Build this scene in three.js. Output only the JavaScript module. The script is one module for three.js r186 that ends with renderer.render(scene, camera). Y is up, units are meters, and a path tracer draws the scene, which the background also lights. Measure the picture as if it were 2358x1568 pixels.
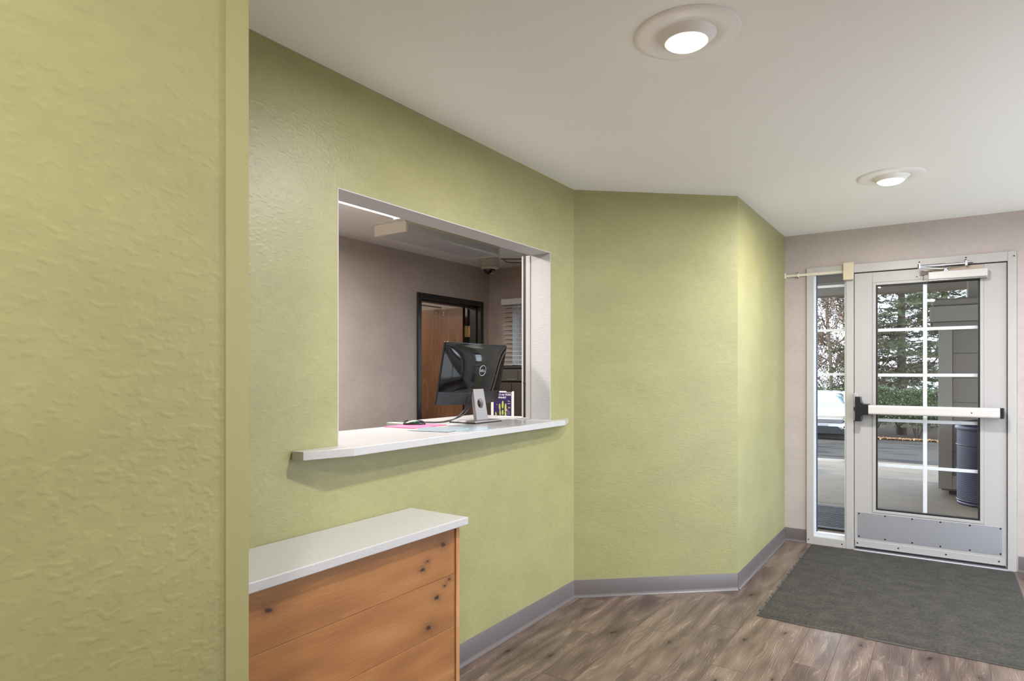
import * as THREE from 'three';
import { RoundedBoxGeometry } from 'three/addons/geometries/RoundedBoxGeometry.js';
import { mergeGeometries, toCreasedNormals } from 'three/addons/utils/BufferGeometryUtils.js';
import { RectAreaLightUniformsLib } from 'three/addons/lights/RectAreaLightUniformsLib.js';
import { FontLoader } from 'three/addons/loaders/FontLoader.js';
import { TextGeometry } from 'three/addons/geometries/TextGeometry.js';

// ---------------------------------------------------------------- camera, sky, exposure
const scene = new THREE.Scene();
const renderer = new THREE.WebGLRenderer({ antialias: true });
renderer.toneMapping = THREE.LinearToneMapping;
renderer.toneMappingExposure = 1.62;
renderer.shadowMap.enabled = true;
RectAreaLightUniformsLib.init();

const camera = new THREE.PerspectiveCamera(2 * Math.atan(784 / 1470) * 180 / Math.PI, 2358 / 1568, 0.05, 300);
camera.position.set(0, 1.346, 0);
const YAW = 34 * Math.PI / 180;                       // the lens looks 34 degrees left of the corridor axis (-z)
camera.lookAt(-Math.sin(YAW), 1.346, -Math.cos(YAW));
camera.setViewOffset(2358, 1568, 0, -74, 2358, 1568); // lens shifted up, horizon below the middle
camera.focus = 4;
camera.userData.fStop = 9;
scene.add(camera);

const SKY = new THREE.Color().setRGB(3.1, 3.55, 4.2);   // overcast daylight, cool beside the indoor lamps
scene.background = SKY;
const DOWNLIGHT = 640, FLUORESCENT = 40, LAMP_COLOR = new THREE.Color().setRGB(1, 0.985, 0.975);

// ---------------------------------------------------------------- helpers
let seedState = 12345;
const rnd = () => { seedState = (seedState * 1664525 + 1013904223) >>> 0; return seedState / 4294967296; };
const rr = (a, b) => a + (b - a) * rnd();
const used = {};
function numbered(name) { const n = used[name] = (used[name] ?? -1) + 1; return n ? `${name}_${String(n).padStart(3, '0')}` : name; }
const clamp = (x, a = 0, b = 1) => Math.min(b, Math.max(a, x));
const smooth = (a, b, x) => { const t = clamp((x - a) / (b - a)); return t * t * (3 - 2 * t); };

function uvBox(g) {                                    // uv in metres by the face's main direction
  g = g.index ? g.toNonIndexed() : g;
  const p = g.attributes.position, n = g.attributes.normal, uv = new Float32Array(p.count * 2);
  for (let i = 0; i < p.count; i += 3) {
    let ax = 0, ay = 0, az = 0;
    for (let k = 0; k < 3; k++) { ax += Math.abs(n.getX(i + k)); ay += Math.abs(n.getY(i + k)); az += Math.abs(n.getZ(i + k)); }
    for (let k = 0; k < 3; k++) {
      const j = i + k;
      if (ay >= ax && ay >= az) { uv[2 * j] = p.getX(j); uv[2 * j + 1] = p.getZ(j); }
      else if (ax >= az) { uv[2 * j] = p.getZ(j); uv[2 * j + 1] = p.getY(j); }
      else { uv[2 * j] = p.getX(j); uv[2 * j + 1] = p.getY(j); }
    }
  }
  g.setAttribute('uv', new THREE.BufferAttribute(uv, 2));
  return g;
}
function clean(g) {
  g = g.index ? g.toNonIndexed() : g;
  if (!g.attributes.normal) g.computeVertexNormals();
  if (!g.attributes.uv) g.setAttribute('uv', new THREE.BufferAttribute(new Float32Array(g.attributes.position.count * 2), 2));
  for (const k of Object.keys(g.attributes)) if (!['position', 'normal', 'uv'].includes(k)) g.deleteAttribute(k);
  return g;
}
function join(list) { return list.length === 1 ? clean(list[0]) : mergeGeometries(list.map(clean)); }
function bx(x0, x1, y0, y1, z0, z1, r = 0) {
  const w = x1 - x0, h = y1 - y0, d = z1 - z0;
  const g = r ? new RoundedBoxGeometry(w, h, d, 2, Math.min(r, w / 2.01, h / 2.01, d / 2.01)) : new THREE.BoxGeometry(w, h, d);
  g.translate((x0 + x1) / 2, (y0 + y1) / 2, (z0 + z1) / 2);
  return uvBox(g);
}
function prism(pts, y0, y1, bevel = 0) {               // upright prism on a footprint of [x, z]
  const s = new THREE.Shape(pts.map(([x, z]) => new THREE.Vector2(x, -z)));
  const g = new THREE.ExtrudeGeometry(s, { depth: y1 - y0 - 2 * bevel, bevelEnabled: !!bevel, bevelThickness: bevel, bevelSize: bevel, bevelOffset: -bevel, bevelSegments: 2 });
  g.rotateX(-Math.PI / 2); g.translate(0, y0 + bevel, 0);
  return uvBox(g);
}
function panel(outline, holes, depth) {                // x-y outline with holes, thick along +z
  const s = new THREE.Shape(outline.map(([x, y]) => new THREE.Vector2(x, y)));
  for (const h of holes) s.holes.push(new THREE.Path(h.map(([x, y]) => new THREE.Vector2(x, y))));
  return new THREE.ExtrudeGeometry(s, { depth, bevelEnabled: false });
}
const rect = (a, b, c, d) => [[a, c], [b, c], [b, d], [a, d]];
function rod(a, b, r0, r1 = r0, seg = 14) {
  const A = new THREE.Vector3(...a), B = new THREE.Vector3(...b), d = B.clone().sub(A);
  const g = new THREE.CylinderGeometry(r1, r0, d.length(), seg);
  g.applyQuaternion(new THREE.Quaternion().setFromUnitVectors(new THREE.Vector3(0, 1, 0), d.clone().normalize()));
  g.translate(...A.add(B).multiplyScalar(0.5).toArray());
  return g;
}
function tube(pts, r, seg = 24, rs = 8) { return new THREE.TubeGeometry(new THREE.CatmullRomCurve3(pts.map((p) => new THREE.Vector3(...p))), seg, r, rs); }
function lathe(pts, x, y, z, seg = 48) { const g = new THREE.LatheGeometry(pts.map(([a, b]) => new THREE.Vector2(a, b)), seg); g.translate(x, y, z); return g; }

function tag(o, label, category, group) { o.userData.label = label; if (category) o.userData.category = category; if (group) o.userData.group = group; return o; }
function thing(name, label, category, at = [0, 0, 0], group) {
  const o = new THREE.Group(); o.name = numbered(name); o.position.set(...at); scene.add(o);
  return tag(o, label, category, group);
}
function structGroup(name, label, at = [0, 0, 0]) { const o = new THREE.Group(); o.name = numbered(name); o.position.set(...at); scene.add(o); o.userData = { kind: 'structure', label }; return o; }
const origin = (o) => { const v = new THREE.Vector3(); for (let p = o; p && p !== scene; p = p.parent) v.add(p.position); return v; };
function mesh(name, geos, mat, parent = scene) {       // geometry given in world metres
  const g = join(Array.isArray(geos) ? geos : [geos]);
  const o = new THREE.Mesh(g, mat); o.name = parent === scene ? numbered(name) : name;
  if (parent !== scene) { const v = origin(parent); g.translate(-v.x, -v.y, -v.z); }
  parent.add(o); return o;
}
function struct(name, geos, mat, label) { const o = mesh(name, geos, mat); o.userData = { kind: 'structure', label }; return o; }
function local(name, geos, mat, parent) { const o = new THREE.Mesh(join(Array.isArray(geos) ? geos : [geos]), mat); o.name = name; parent.add(o); return o; }

// ---------------------------------------------------------------- textures
function lattice(seed, px, py) {
  let s = seed * 7919 + 17; const r = () => { s = (s * 1103515245 + 12345) & 0x7fffffff; return s / 0x7fffffff; };
  for (let i = 0; i < 5; i++) r();
  const gx = new Float32Array(px * py), gy = new Float32Array(px * py);
  for (let i = 0; i < px * py; i++) { const a = r() * 6.2832; gx[i] = Math.cos(a); gy[i] = Math.sin(a); }
  return (x, y) => {                                   // periodic gradient noise, about -0.7 .. 0.7
    const x0 = Math.floor(x), y0 = Math.floor(y), fx = x - x0, fy = y - y0;
    const u = fx * fx * fx * (fx * (fx * 6 - 15) + 10), v = fy * fy * fy * (fy * (fy * 6 - 15) + 10);
    const xa = ((x0 % px) + px) % px, xb = (xa + 1) % px, ya = ((y0 % py) + py) % py, yb = (ya + 1) % py;
    const d = (i, j, a, b) => gx[j * px + i] * a + gy[j * px + i] * b;
    const a = d(xa, ya, fx, fy), b = d(xb, ya, fx - 1, fy), c = d(xa, yb, fx, fy - 1), e = d(xb, yb, fx - 1, fy - 1);
    return a + u * (b - a) + v * (c - a + u * (a - b - c + e));
  };
}
function dataTexture(w, h, fn, srgb, repeat = [1, 1]) {
  const d = new Uint8Array(w * h * 4), c = [0, 0, 0];
  for (let j = 0; j < h; j++) for (let i = 0; i < w; i++) {
    fn((i + 0.5) / w, (j + 0.5) / h, c);
    const k = 4 * (j * w + i);
    d[k] = clamp(c[0]) * 255; d[k + 1] = clamp(c[1]) * 255; d[k + 2] = clamp(c[2]) * 255; d[k + 3] = 255;
  }
  const t = new THREE.DataTexture(d, w, h);
  t.wrapS = t.wrapT = THREE.RepeatWrapping; t.magFilter = THREE.LinearFilter; t.minFilter = THREE.LinearFilter;
  t.repeat.set(...repeat);
  if (srgb) t.colorSpace = THREE.SRGBColorSpace;
  t.needsUpdate = true; return t;
}
const grey = (fn) => (u, v, c) => { c[0] = c[1] = c[2] = fn(u, v); };

// knocked-down orange-peel plaster: flattened blobs about a centimetre across, drawn out sideways
const wn1 = lattice(1, 52, 80), wn2 = lattice(2, 90, 130), wn3 = lattice(3, 9, 12), wn4 = lattice(4, 220, 220);
const plasterBump = dataTexture(1024, 1024, grey((u, v) => {
  const a = wn1(u * 52, v * 80) + 0.45 * wn2(u * 90, v * 130) + 0.25 * wn3(u * 9, v * 12);
  return 0.3 + 0.5 * smooth(0.02, 0.5, a) + 0.1 * wn4(u * 220, v * 220) + 0.1 * wn2(u * 90, v * 130);
}), false);
const fineBump = dataTexture(512, 512, grey((u, v) => 0.5 + 0.45 * wn2(u * 90, v * 130) + 0.25 * wn4(u * 220, v * 220)), false);
const paintTone = dataTexture(512, 512, (u, v, c) => {
  const t = 0.965 + 0.045 * wn3(u * 9, v * 12) + 0.03 * wn1(u * 52, v * 80); c[0] = c[1] = c[2] = t;
}, true, [0.5, 0.5]);

function plankTexture(seed, dark, mid, light, knots, fibre = 1) {
  const a = lattice(seed, 3, 3), b = lattice(seed + 50, 7, 7), f = lattice(seed + 90, 110, 14), g2 = lattice(seed + 130, 48, 8), tone = lattice(seed + 170, 3, 5), jag = lattice(seed + 210, 26, 60);
  return dataTexture(256, 1024, (u, v, c) => {
    let bend = 0.85 * a(u * 3, v * 3) + 0.1 * b(u * 7, v * 7), dk = 0;
    const j = jag(u * 26, v * 60);
    for (const [ku, kv, kr] of knots) {
      const dx = u - ku, dy = (v - kv) * 5.2 + dx * 0.35, q = Math.sqrt(dx * dx + dy * dy * 0.55) / kr * (1 + 0.55 * j);
      bend += 0.95 * Math.exp(-q * 0.4);
      dk += 0.8 * smooth(0.55, 0.2, q) + 0.3 * Math.exp(-q * q * 0.7);
    }
    const ring = u * 11 + bend * 4.2, fib = f(u * 110, v * 14) * 0.9 + g2(u * 48, v * 8) * 0.7;
    const line = Math.pow(Math.abs(Math.cos(Math.PI * ring)), 10) * (0.3 + 0.7 * smooth(-0.15, 0.25, b(u * 7 + 3, v * 7 + 2) + 0.5 * fib));
    const t = 0.46 + 0.72 * tone(u * 3, v * 5) + 0.3 * a(u * 3 + 1.3, v * 3 + 0.7) + 0.42 * fib * fibre;
    const k = clamp(t), w = clamp(dk);
    for (let i = 0; i < 3; i++) {
      let x = k < 0.5 ? dark[i] + (mid[i] - dark[i]) * k * 2 : mid[i] + (light[i] - mid[i]) * (k - 0.5) * 2;
      x += 0.13 * line * fibre;
      c[i] = x * (1 - [0.66, 0.72, 0.76][i] * w);
    }
  }, true);
}
const rgb = (r, g, b) => [r / 255, g / 255, b / 255];
const floorTextures = [
  plankTexture(11, rgb(88, 72, 63), rgb(118, 101, 89), rgb(146, 128, 113), [[0.62, 0.3, 0.1]]),
  plankTexture(12, rgb(82, 67, 59), rgb(110, 94, 84), rgb(138, 121, 108), [[0.35, 0.72, 0.12], [0.7, 0.15, 0.06]]),
  plankTexture(13, rgb(92, 78, 68), rgb(124, 108, 95), rgb(150, 133, 118), []),
  plankTexture(14, rgb(78, 63, 56), rgb(104, 87, 78), rgb(130, 113, 101), [[0.5, 0.52, 0.15]]),
  plankTexture(15, rgb(90, 75, 66), rgb(120, 103, 92), rgb(144, 127, 113), [[0.25, 0.42, 0.08], [0.6, 0.88, 0.1]]),
];
const oakKnots = [
  [[0.62, 0.93, 0.085], [0.3, 0.84, 0.08], [0.55, 0.35, 0.075], [0.42, 0.86, 0.05]],
  [[0.68, 0.9, 0.085], [0.93, 0.955, 0.05], [0.2, 0.865, 0.085], [0.84, 0.935, 0.045]],
  [[0.45, 0.6, 0.05], [0.8, 0.52, 0.05]],
  [[0.6, 0.75, 0.06]],
];
const oakTextures = oakKnots.map((k, i) => plankTexture(31 + i, rgb(158, 106, 64), rgb(176, 124, 78), rgb(192, 143, 97), k, 0.32));
const doorWood = plankTexture(61, rgb(104, 68, 48), rgb(124, 84, 60), rgb(142, 99, 73), [], 0.5);

const speck = lattice(71, 256, 256), blot = lattice(72, 12, 12), mid8 = lattice(73, 60, 60);
const quartzMap = dataTexture(1024, 1024, (u, v, c) => {
  const s = speck(u * 256, v * 256), t = 1 - 0.28 * smooth(0.42, 0.55, s) - 0.015 * mid8(u * 60, v * 60);
  c[0] = 0.735 * t; c[1] = 0.73 * t; c[2] = 0.73 * t;
}, true, [1, 1]);
const carpetMap = dataTexture(1024, 1024, (u, v, c) => {
  const s = 0.5 + 0.5 * speck(u * 256, v * 256) + 0.3 * mid8(u * 60, v * 60) + 0.22 * blot(u * 12, v * 12) + 0.35 * (Math.sin(u * 91733.1 + v * 51271.7) * 43758.5453 % 1) * 0.5;
  c[0] = 0.13 + 0.3 * s; c[1] = 0.127 + 0.292 * s; c[2] = 0.11 + 0.27 * s;
}, true, [1, 1]);
const carpetBump = dataTexture(1024, 1024, grey((u, v) => 0.5 + 0.5 * speck(u * 256, v * 256) + 0.3 * mid8(u * 60, v * 60)), false);
const concreteMap = dataTexture(1024, 1024, (u, v, c) => {
  const t = 0.62 + 0.1 * blot(u * 12, v * 12) + 0.06 * mid8(u * 60, v * 60) + 0.04 * speck(u * 256, v * 256) - 0.22 * smooth(0.15, 0.5, lattice0(u * 4, v * 7));
  c[0] = t; c[1] = t * 0.965; c[2] = t * 0.91;
}, true, [0.25, 0.25]);
function lattice0(x, y) { return (lattice0.f ??= lattice(77, 4, 7))(x, y); }
const asphaltWet = lattice(78, 5, 14);
const asphaltMap = dataTexture(1024, 1024, (u, v, c) => {
  const w = smooth(0.05, 0.3, asphaltWet(u * 5, v * 14) + 0.3 * blot(u * 12, v * 12));
  const t = (0.5 + 0.07 * mid8(u * 60, v * 60) + 0.06 * speck(u * 256, v * 256)) * (1 - 0.55 * w);
  c[0] = t; c[1] = t * 0.98; c[2] = t * 0.95;
}, true, [0.12, 0.12]);
const soilMap = dataTexture(512, 512, (u, v, c) => {
  const t = 0.5 + 0.4 * mid8(u * 60, v * 60) + 0.3 * blot(u * 12, v * 12);
  c[0] = 0.3 + 0.16 * t; c[1] = 0.25 + 0.13 * t; c[2] = 0.17 + 0.09 * t;
}, true, [0.3, 0.3]);
const dotBump = dataTexture(512, 512, (u, v, c) => {
  const n = 16, x = u * n, y = v * n, row = Math.floor(y), fx = x + (row % 2) * 0.5, dx = fx - Math.floor(fx) - 0.5, dy = y - row - 0.5;
  const hole = smooth(0.34, 0.26, Math.sqrt(dx * dx + dy * dy)); c[0] = c[1] = c[2] = 1 - 0.85 * hole;
}, false);

// ---------------------------------------------------------------- materials
const std = (o) => new THREE.MeshStandardMaterial(o), phys = (o) => new THREE.MeshPhysicalMaterial(o);
const M = {
  green: std({ color: '#9d9969', roughness: 0.43, map: paintTone, bumpMap: plasterBump, bumpScale: 0.0006 }),
  greenSmooth: std({ color: '#9d9969', roughness: 0.43 }),
  taupe: std({ color: '#bdb0a9', roughness: 0.5, map: paintTone, bumpMap: fineBump, bumpScale: 0.0004 }),
  ceiling: std({ color: '#f5f3f1', roughness: 0.75, bumpMap: fineBump, bumpScale: 0.0005 }),
  reveal: std({ color: '#b6b5b4', roughness: 0.6, bumpMap: plasterBump, bumpScale: 0.0006 }),
  subfloor: std({ color: '#5a4a40', roughness: 0.9 }),
  cove: std({ color: '#625a58', roughness: 0.34 }),
  planks: floorTextures.map((t) => std({ map: t, color: '#dedad8', roughness: 0.3, bumpMap: t, bumpScale: 0.00025 })),
  oak: oakTextures.map((t) => std({ map: t, color: '#dfd6bc', roughness: 0.5, bumpMap: t, bumpScale: 0.0002 })),
  oakEdge: std({ map: oakTextures[3], roughness: 0.5 }),
  quartz: std({ map: quartzMap, roughness: 0.22 }),
  carpet: std({ map: carpetMap, color: '#d6cfc9', roughness: 1, bumpMap: carpetBump, bumpScale: 0.004 }),
  carpetEdge: std({ color: '#4a4943', roughness: 0.9 }),
  aluminium: std({ color: '#b4afab', roughness: 0.38 }),
  doorWhite: std({ color: '#b0aba8', roughness: 0.4 }),
  muntin: std({ color: '#d9dbde', roughness: 0.35 }),
  gasket: std({ color: '#111214', roughness: 0.6 }),
  gasketBlue: std({ color: '#3c4c6c', roughness: 0.4 }),
  glass: phys({ color: '#ffffff', roughness: 0, transmission: 1, thickness: 0, ior: 1.4, metalness: 0 }),
  steel: std({ color: '#c2c2c8', roughness: 0.42, metalness: 0.75 }),
  chrome: std({ color: '#b9b8b8', roughness: 0.28, metalness: 1 }),
  screw: std({ color: '#2c2928', roughness: 0.5, metalness: 0.5 }),
  black: std({ color: '#17171a', roughness: 0.35 }),
  barWhite: std({ color: '#cbc5c1', roughness: 0.32 }),
  beige: std({ color: '#cdc1a4', roughness: 0.5 }),
  ivory: std({ color: '#d9d0bd', roughness: 0.45 }),
  backPlate: std({ color: '#b9a792', roughness: 0.6 }),
  flange: std({ color: '#f3efed', roughness: 0.5 }),
  lens: std({ color: '#ffffff', emissive: new THREE.Color().setRGB(1, 0.9, 0.74), emissiveIntensity: 14, roughness: 0.6 }),
  tubeLens: std({ color: '#ffffff', emissive: new THREE.Color().setRGB(1, 0.98, 0.96), emissiveIntensity: 4, roughness: 0.6 }),
  acrylic: std({ color: '#c9cbd2', roughness: 0.35 }),
  fixture: std({ color: '#e2ddcd', roughness: 0.5 }),
  frameBlack: std({ color: '#1e1d20', roughness: 0.3 }),
  doorWood: std({ map: doorWood, roughness: 0.42 }),
  doorEdge: std({ color: '#33231b', roughness: 0.6 }),
  brass: std({ color: '#c9b184', roughness: 0.35, metalness: 0.7 }),
  slat: std({ color: '#e9e9ea', roughness: 0.45 }),
  gloss: phys({ color: '#060608', roughness: 0.05 }),
  satinBlack: std({ color: '#1b1c1f', roughness: 0.45 }),
  silver: std({ color: '#a09c9d', roughness: 0.4, metalness: 0.4 }),
  logo: std({ color: '#bfc0c4', roughness: 0.3, metalness: 0.6 }),
  pink: std({ color: '#e0567c', roughness: 0.7 }),
  blueSheet: phys({ color: '#b5cad6', roughness: 0.08 }),
  paper: std({ color: '#ece9e6', roughness: 0.8 }),
  darkCabinet: std({ color: '#2a2019', roughness: 0.6 }),
  printer: std({ color: '#37342f', roughness: 0.45 }),
  printerDark: std({ color: '#1b1a19', roughness: 0.4 }),
  domeSmoke: phys({ color: '#0b0b0e', roughness: 0.08, clearcoat: 1 }),
  domeShell: std({ color: '#c3bcb2', roughness: 0.5 }),
  cable: std({ color: '#1a1a1c', roughness: 0.5 }),
  wire: std({ color: '#7d6c5e', roughness: 0.6 }),
  led: std({ color: '#1f8a3a', emissive: '#1fd653', emissiveIntensity: 0.8, roughness: 0.4 }),
  concrete: std({ map: concreteMap, roughness: 0.8, color: '#918268' }),
  paleConcrete: std({ roughness: 0.85, color: '#d9d5cd' }),
  asphalt: phys({ map: asphaltMap, color: '#6b655b', roughness: 0.95, specularIntensity: 0.3 }),
  soil: std({ map: soilMap, color: '#a89a72', roughness: 1 }),
  grass: std({ map: soilMap, color: '#c9d69a', roughness: 1 }),
  siding: std({ color: '#736c62', roughness: 0.7 }),
  sidingTrim: std({ color: '#827b71', roughness: 0.65 }),
  soffit: std({ color: '#958f85', roughness: 0.7 }),
  binBlue: std({ color: '#0a1126', roughness: 0.4, map: null }),
  binMesh: std({ color: '#101a33', roughness: 0.45, map: dotBump, bumpMap: dotBump, bumpScale: 0.004 }),
  rubber: std({ color: '#3a3a3a', roughness: 0.75, bumpMap: dotBump, bumpScale: 0.01 }),
  rubberEdge: std({ color: '#222222', roughness: 0.7 }),
  bark: std({ color: '#463b33', roughness: 0.95 }),
  barkPale: std({ color: '#6a5c4e', roughness: 0.95 }),
  needle: std({ color: '#ffffff', roughness: 0.85 }),
  leaf: std({ color: '#ffffff', roughness: 0.8 }),
  hedgeCore: std({ color: '#465035', roughness: 1 }),
  carPaint: phys({ color: '#b4b2ad', roughness: 0.3, clearcoat: 1, clearcoatRoughness: 0.05 }),
  carGlass: phys({ color: '#41565c', roughness: 0.04, clearcoat: 1 }),
  tyre: std({ color: '#17171a', roughness: 0.8 }),
  stucco: std({ color: '#8f887e', roughness: 0.9 }),
};
M.planks.forEach((m) => { m.map.repeat.set(1, 1); });
for (const k of ['oak']) M[k].forEach((m) => m.map.repeat.set(1, 1));

// ---------------------------------------------------------------- plan of the place (metres, camera over the origin)
const H = 2.44, AX = -1.829, CX = -1.053, DZ = -5.489, T = 0.13;
const JOG = -1.0, JOGZ = -0.66, RX = 1.15, BACKZ = 2.4;
const P1 = [AX, -3.373], P2 = [CX, -4.063];
const OFFX = -4.0, OFFZ = -0.45, HALLX = -6.0, HALLZ = -3.4;
const OUT = 0.2;                                       // thickness of the outer wall

// floor: base slab with planks laid along z
const floor = struct('floor', bx(HALLX - 0.2, RX + 0.2, -0.15, -0.0062, DZ - OUT, BACKZ + 0.2), M.subfloor, 'grey brown wood plank floor');
{
  const w = 0.152, L = 1.22, gap = 0.0007, cache = {};
  const plankGeo = (len) => cache[len.toFixed(3)] ??= (() => {
    const g = new RoundedBoxGeometry(w - gap, 0.006, len - gap, 1, 0.0009).toNonIndexed();
    const p = g.attributes.position, uv = new Float32Array(p.count * 2);
    for (let i = 0; i < p.count; i++) { uv[2 * i] = p.getX(i) / w + 0.5; uv[2 * i + 1] = (p.getZ(i) + len / 2) / L; }
    g.setAttribute('uv', new THREE.BufferAttribute(uv, 2)); return g;
  })();
  const fo = origin(floor);
  let row = 0;
  for (let x = AX - 0.12; x < RX; x += w, row++) {
    let z = DZ - 0.02 + [0.35, 0.86, 0.11, 0.62, 1.1][row % 5] - L;
    for (; z < BACKZ; z += L) {
      const z0 = Math.max(z, DZ), z1 = Math.min(z + L, BACKZ), xc = x + w / 2;
      if (z1 - z0 < 0.03) continue;
      if (x + w < CX - 0.02 && z1 < -4.2 && x + w < AX + 0.6 && z1 < -4.1) continue;
      const o = new THREE.Mesh(plankGeo(z1 - z0), M.planks[Math.floor(rnd() * 5)]);
      o.name = 'plank'; o.position.set(xc - fo.x, -0.003 - fo.y, (z0 + z1) / 2 - fo.z);
      if (rnd() < 0.5) o.rotation.y = Math.PI;
      floor.add(o);
    }
  }
}

// ceiling slab over lobby, office and hall
struct('ceiling', bx(HALLX - 0.2, RX + 0.2, H, H + 0.15, DZ - OUT, BACKZ + 0.2), M.ceiling, 'smooth white ceiling');

// wall with the service opening: runs along z, drawn in (z, y) and turned
const OP = { z0: -3.10, z1: -1.575, y0: 1.05, y1: 2.022 };
{
  const g = panel([[-P1[1], 0], [-OFFZ, 0], [-OFFZ, H], [-P1[1], H]].map(([a, b]) => [a, b]), [rect(-OP.z1, -OP.z0, OP.y0, OP.y1)], T);
  g.rotateY(Math.PI / 2); g.translate(AX - T, 0, 0);   // shape x -> -z, depth -> +x
  struct('wall_left', uvBox(g), M.green, 'yellow green textured wall with a service opening');
}
// slanted wall and return beside the entrance (mitred footprints)
{
  const nx = P1[1] - P2[1], nz = P2[0] - P1[0], l = Math.hypot(nx, nz), ux = nx / l, uz = nz / l;   // towards the lobby
  const B1 = [P1[0] - ux * T * 0.2 - T * 0.72, P1[1] - uz * T * 0.9 + 0.02], B2 = [CX - T, P2[1] - 0.055];
  struct('wall_slanted', prism([P1, P2, B2, B1], 0, H), M.green, 'slanted yellow green wall between service window and entrance');
  struct('wall_return', prism([P2, [CX, DZ], [CX - T, DZ], B2], 0, H), M.green, 'pale lit green wall beside the entrance door');
}
// outer wall with entrance and office window; x-y panel
const ENT = { x0: -0.890, x1: 0.413, y1: 2.17 }, OWIN = { x0: -3.70, x1: -2.35, y0: 0.95, y1: 2.04 };
{
  const outline = [[HALLX - 0.2, 0], [ENT.x0, 0], [ENT.x0, ENT.y1], [ENT.x1, ENT.y1], [ENT.x1, 0], [RX + 0.2, 0], [RX + 0.2, H], [HALLX - 0.2, H]];
  const g = panel(outline, [rect(OWIN.x0, OWIN.x1, OWIN.y0, OWIN.y1)], OUT);
  g.translate(0, 0, DZ - OUT);
  struct('wall_entry', uvBox(g), M.taupe, 'taupe wall around the entrance door and office window');
}
// right wall of the lobby, out of view: the glazed front that the monitor mirrors and that lights the ceiling and the pale wall
const RWIN = { z0: -5.35, z1: -2.2, y0: 0.12, y1: 2.34 };
{
  const g = panel(rect(-BACKZ, -DZ, 0, H), [rect(-RWIN.z1, -RWIN.z0, RWIN.y0, RWIN.y1)], OUT);
  g.rotateY(Math.PI / 2); g.translate(RX, 0, 0);
  struct('wall_right', uvBox(g), M.taupe, 'taupe lobby wall with a glazed front');
  const w = structGroup('window_1', 'white framed glazed front of the lobby', [RX + 0.1, RWIN.y0, (RWIN.z0 + RWIN.z1) / 2]);
  const f = 0.05, x0 = RX + 0.06, x1 = RX + 0.13, n = 3;
  mesh('window_frame', [bx(x0, x1, RWIN.y0, RWIN.y0 + f, RWIN.z0, RWIN.z1), bx(x0, x1, RWIN.y1 - f, RWIN.y1, RWIN.z0, RWIN.z1), bx(x0, x1, RWIN.y0 + f, RWIN.y1 - f, RWIN.z0, RWIN.z0 + f), bx(x0, x1, RWIN.y0 + f, RWIN.y1 - f, RWIN.z1 - f, RWIN.z1)], M.aluminium, w);
  for (let i = 1; i < n; i++) { const z = RWIN.z0 + (RWIN.z1 - RWIN.z0) * i / n; mesh('mullion', bx(x0 + 0.01, x1 - 0.01, RWIN.y0 + f, RWIN.y1 - f, z - 0.025, z + 0.025), M.aluminium, w); }
  mesh('transom', bx(x0 + 0.015, x1 - 0.015, 1.5, 1.535, RWIN.z0 + f, RWIN.z1 - f), M.aluminium, w);
  for (let i = 0; i < n; i++) {
    const za = RWIN.z0 + (RWIN.z1 - RWIN.z0) * i / n, zb = RWIN.z0 + (RWIN.z1 - RWIN.z0) * (i + 1) / n;
    const pg = new THREE.PlaneGeometry(zb - za, RWIN.y1 - RWIN.y0 - 2 * f); pg.rotateY(-Math.PI / 2); pg.translate(RX + 0.095, (RWIN.y0 + RWIN.y1) / 2, (za + zb) / 2); mesh('pane', pg, M.glass, w);
  }
}
struct('wall_back', bx(JOG, RX, 0, H, BACKZ, BACKZ + 0.15), M.taupe, 'taupe wall at the back of the lobby');
// near wall that projects into the lobby on the left of the view
struct('wall_near', bx(AX - T, JOG, 0, H, JOGZ, BACKZ + 0.15), M.green, 'close yellow green wall with knocked down plaster texture');
struct('trim_1', [bx(JOG, JOG + 0.0025, 0, H, JOGZ - 0.0025, JOGZ + 0.040), bx(JOG - 0.042, JOG, 0, H, JOGZ - 0.0025, JOGZ)], M.greenSmooth, 'smooth green painted corner guard on the near wall edge');
// office and hall shells
{
  const g = panel([[-DZ, 0], [5.375, 0], [5.375, 2.085], [4.367, 2.085], [4.367, 0], [-OFFZ, 0], [-OFFZ, H], [-DZ, H]].map(([a, b]) => [a, b]).reverse(), [], 0.14);
  g.rotateY(Math.PI / 2); g.translate(OFFX - 0.14, 0, 0);
  struct('wall_office', uvBox(g), M.taupe, 'taupe back wall of the office with a dark framed doorway');
}
struct('wall_office_end', bx(OFFX - 0.14, AX - T, 0, H, OFFZ, OFFZ + 0.14), M.taupe, 'taupe end wall of the office');
struct('wall_hall', bx(HALLX - 0.14, HALLX, 0, H, DZ, HALLZ + 0.14), M.beige, 'cream wall of the hall behind the office');
struct('wall_hall_end', bx(HALLX, OFFX - 0.14, 0, H, HALLZ, HALLZ + 0.14), M.beige, 'cream end wall of the hall');

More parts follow.
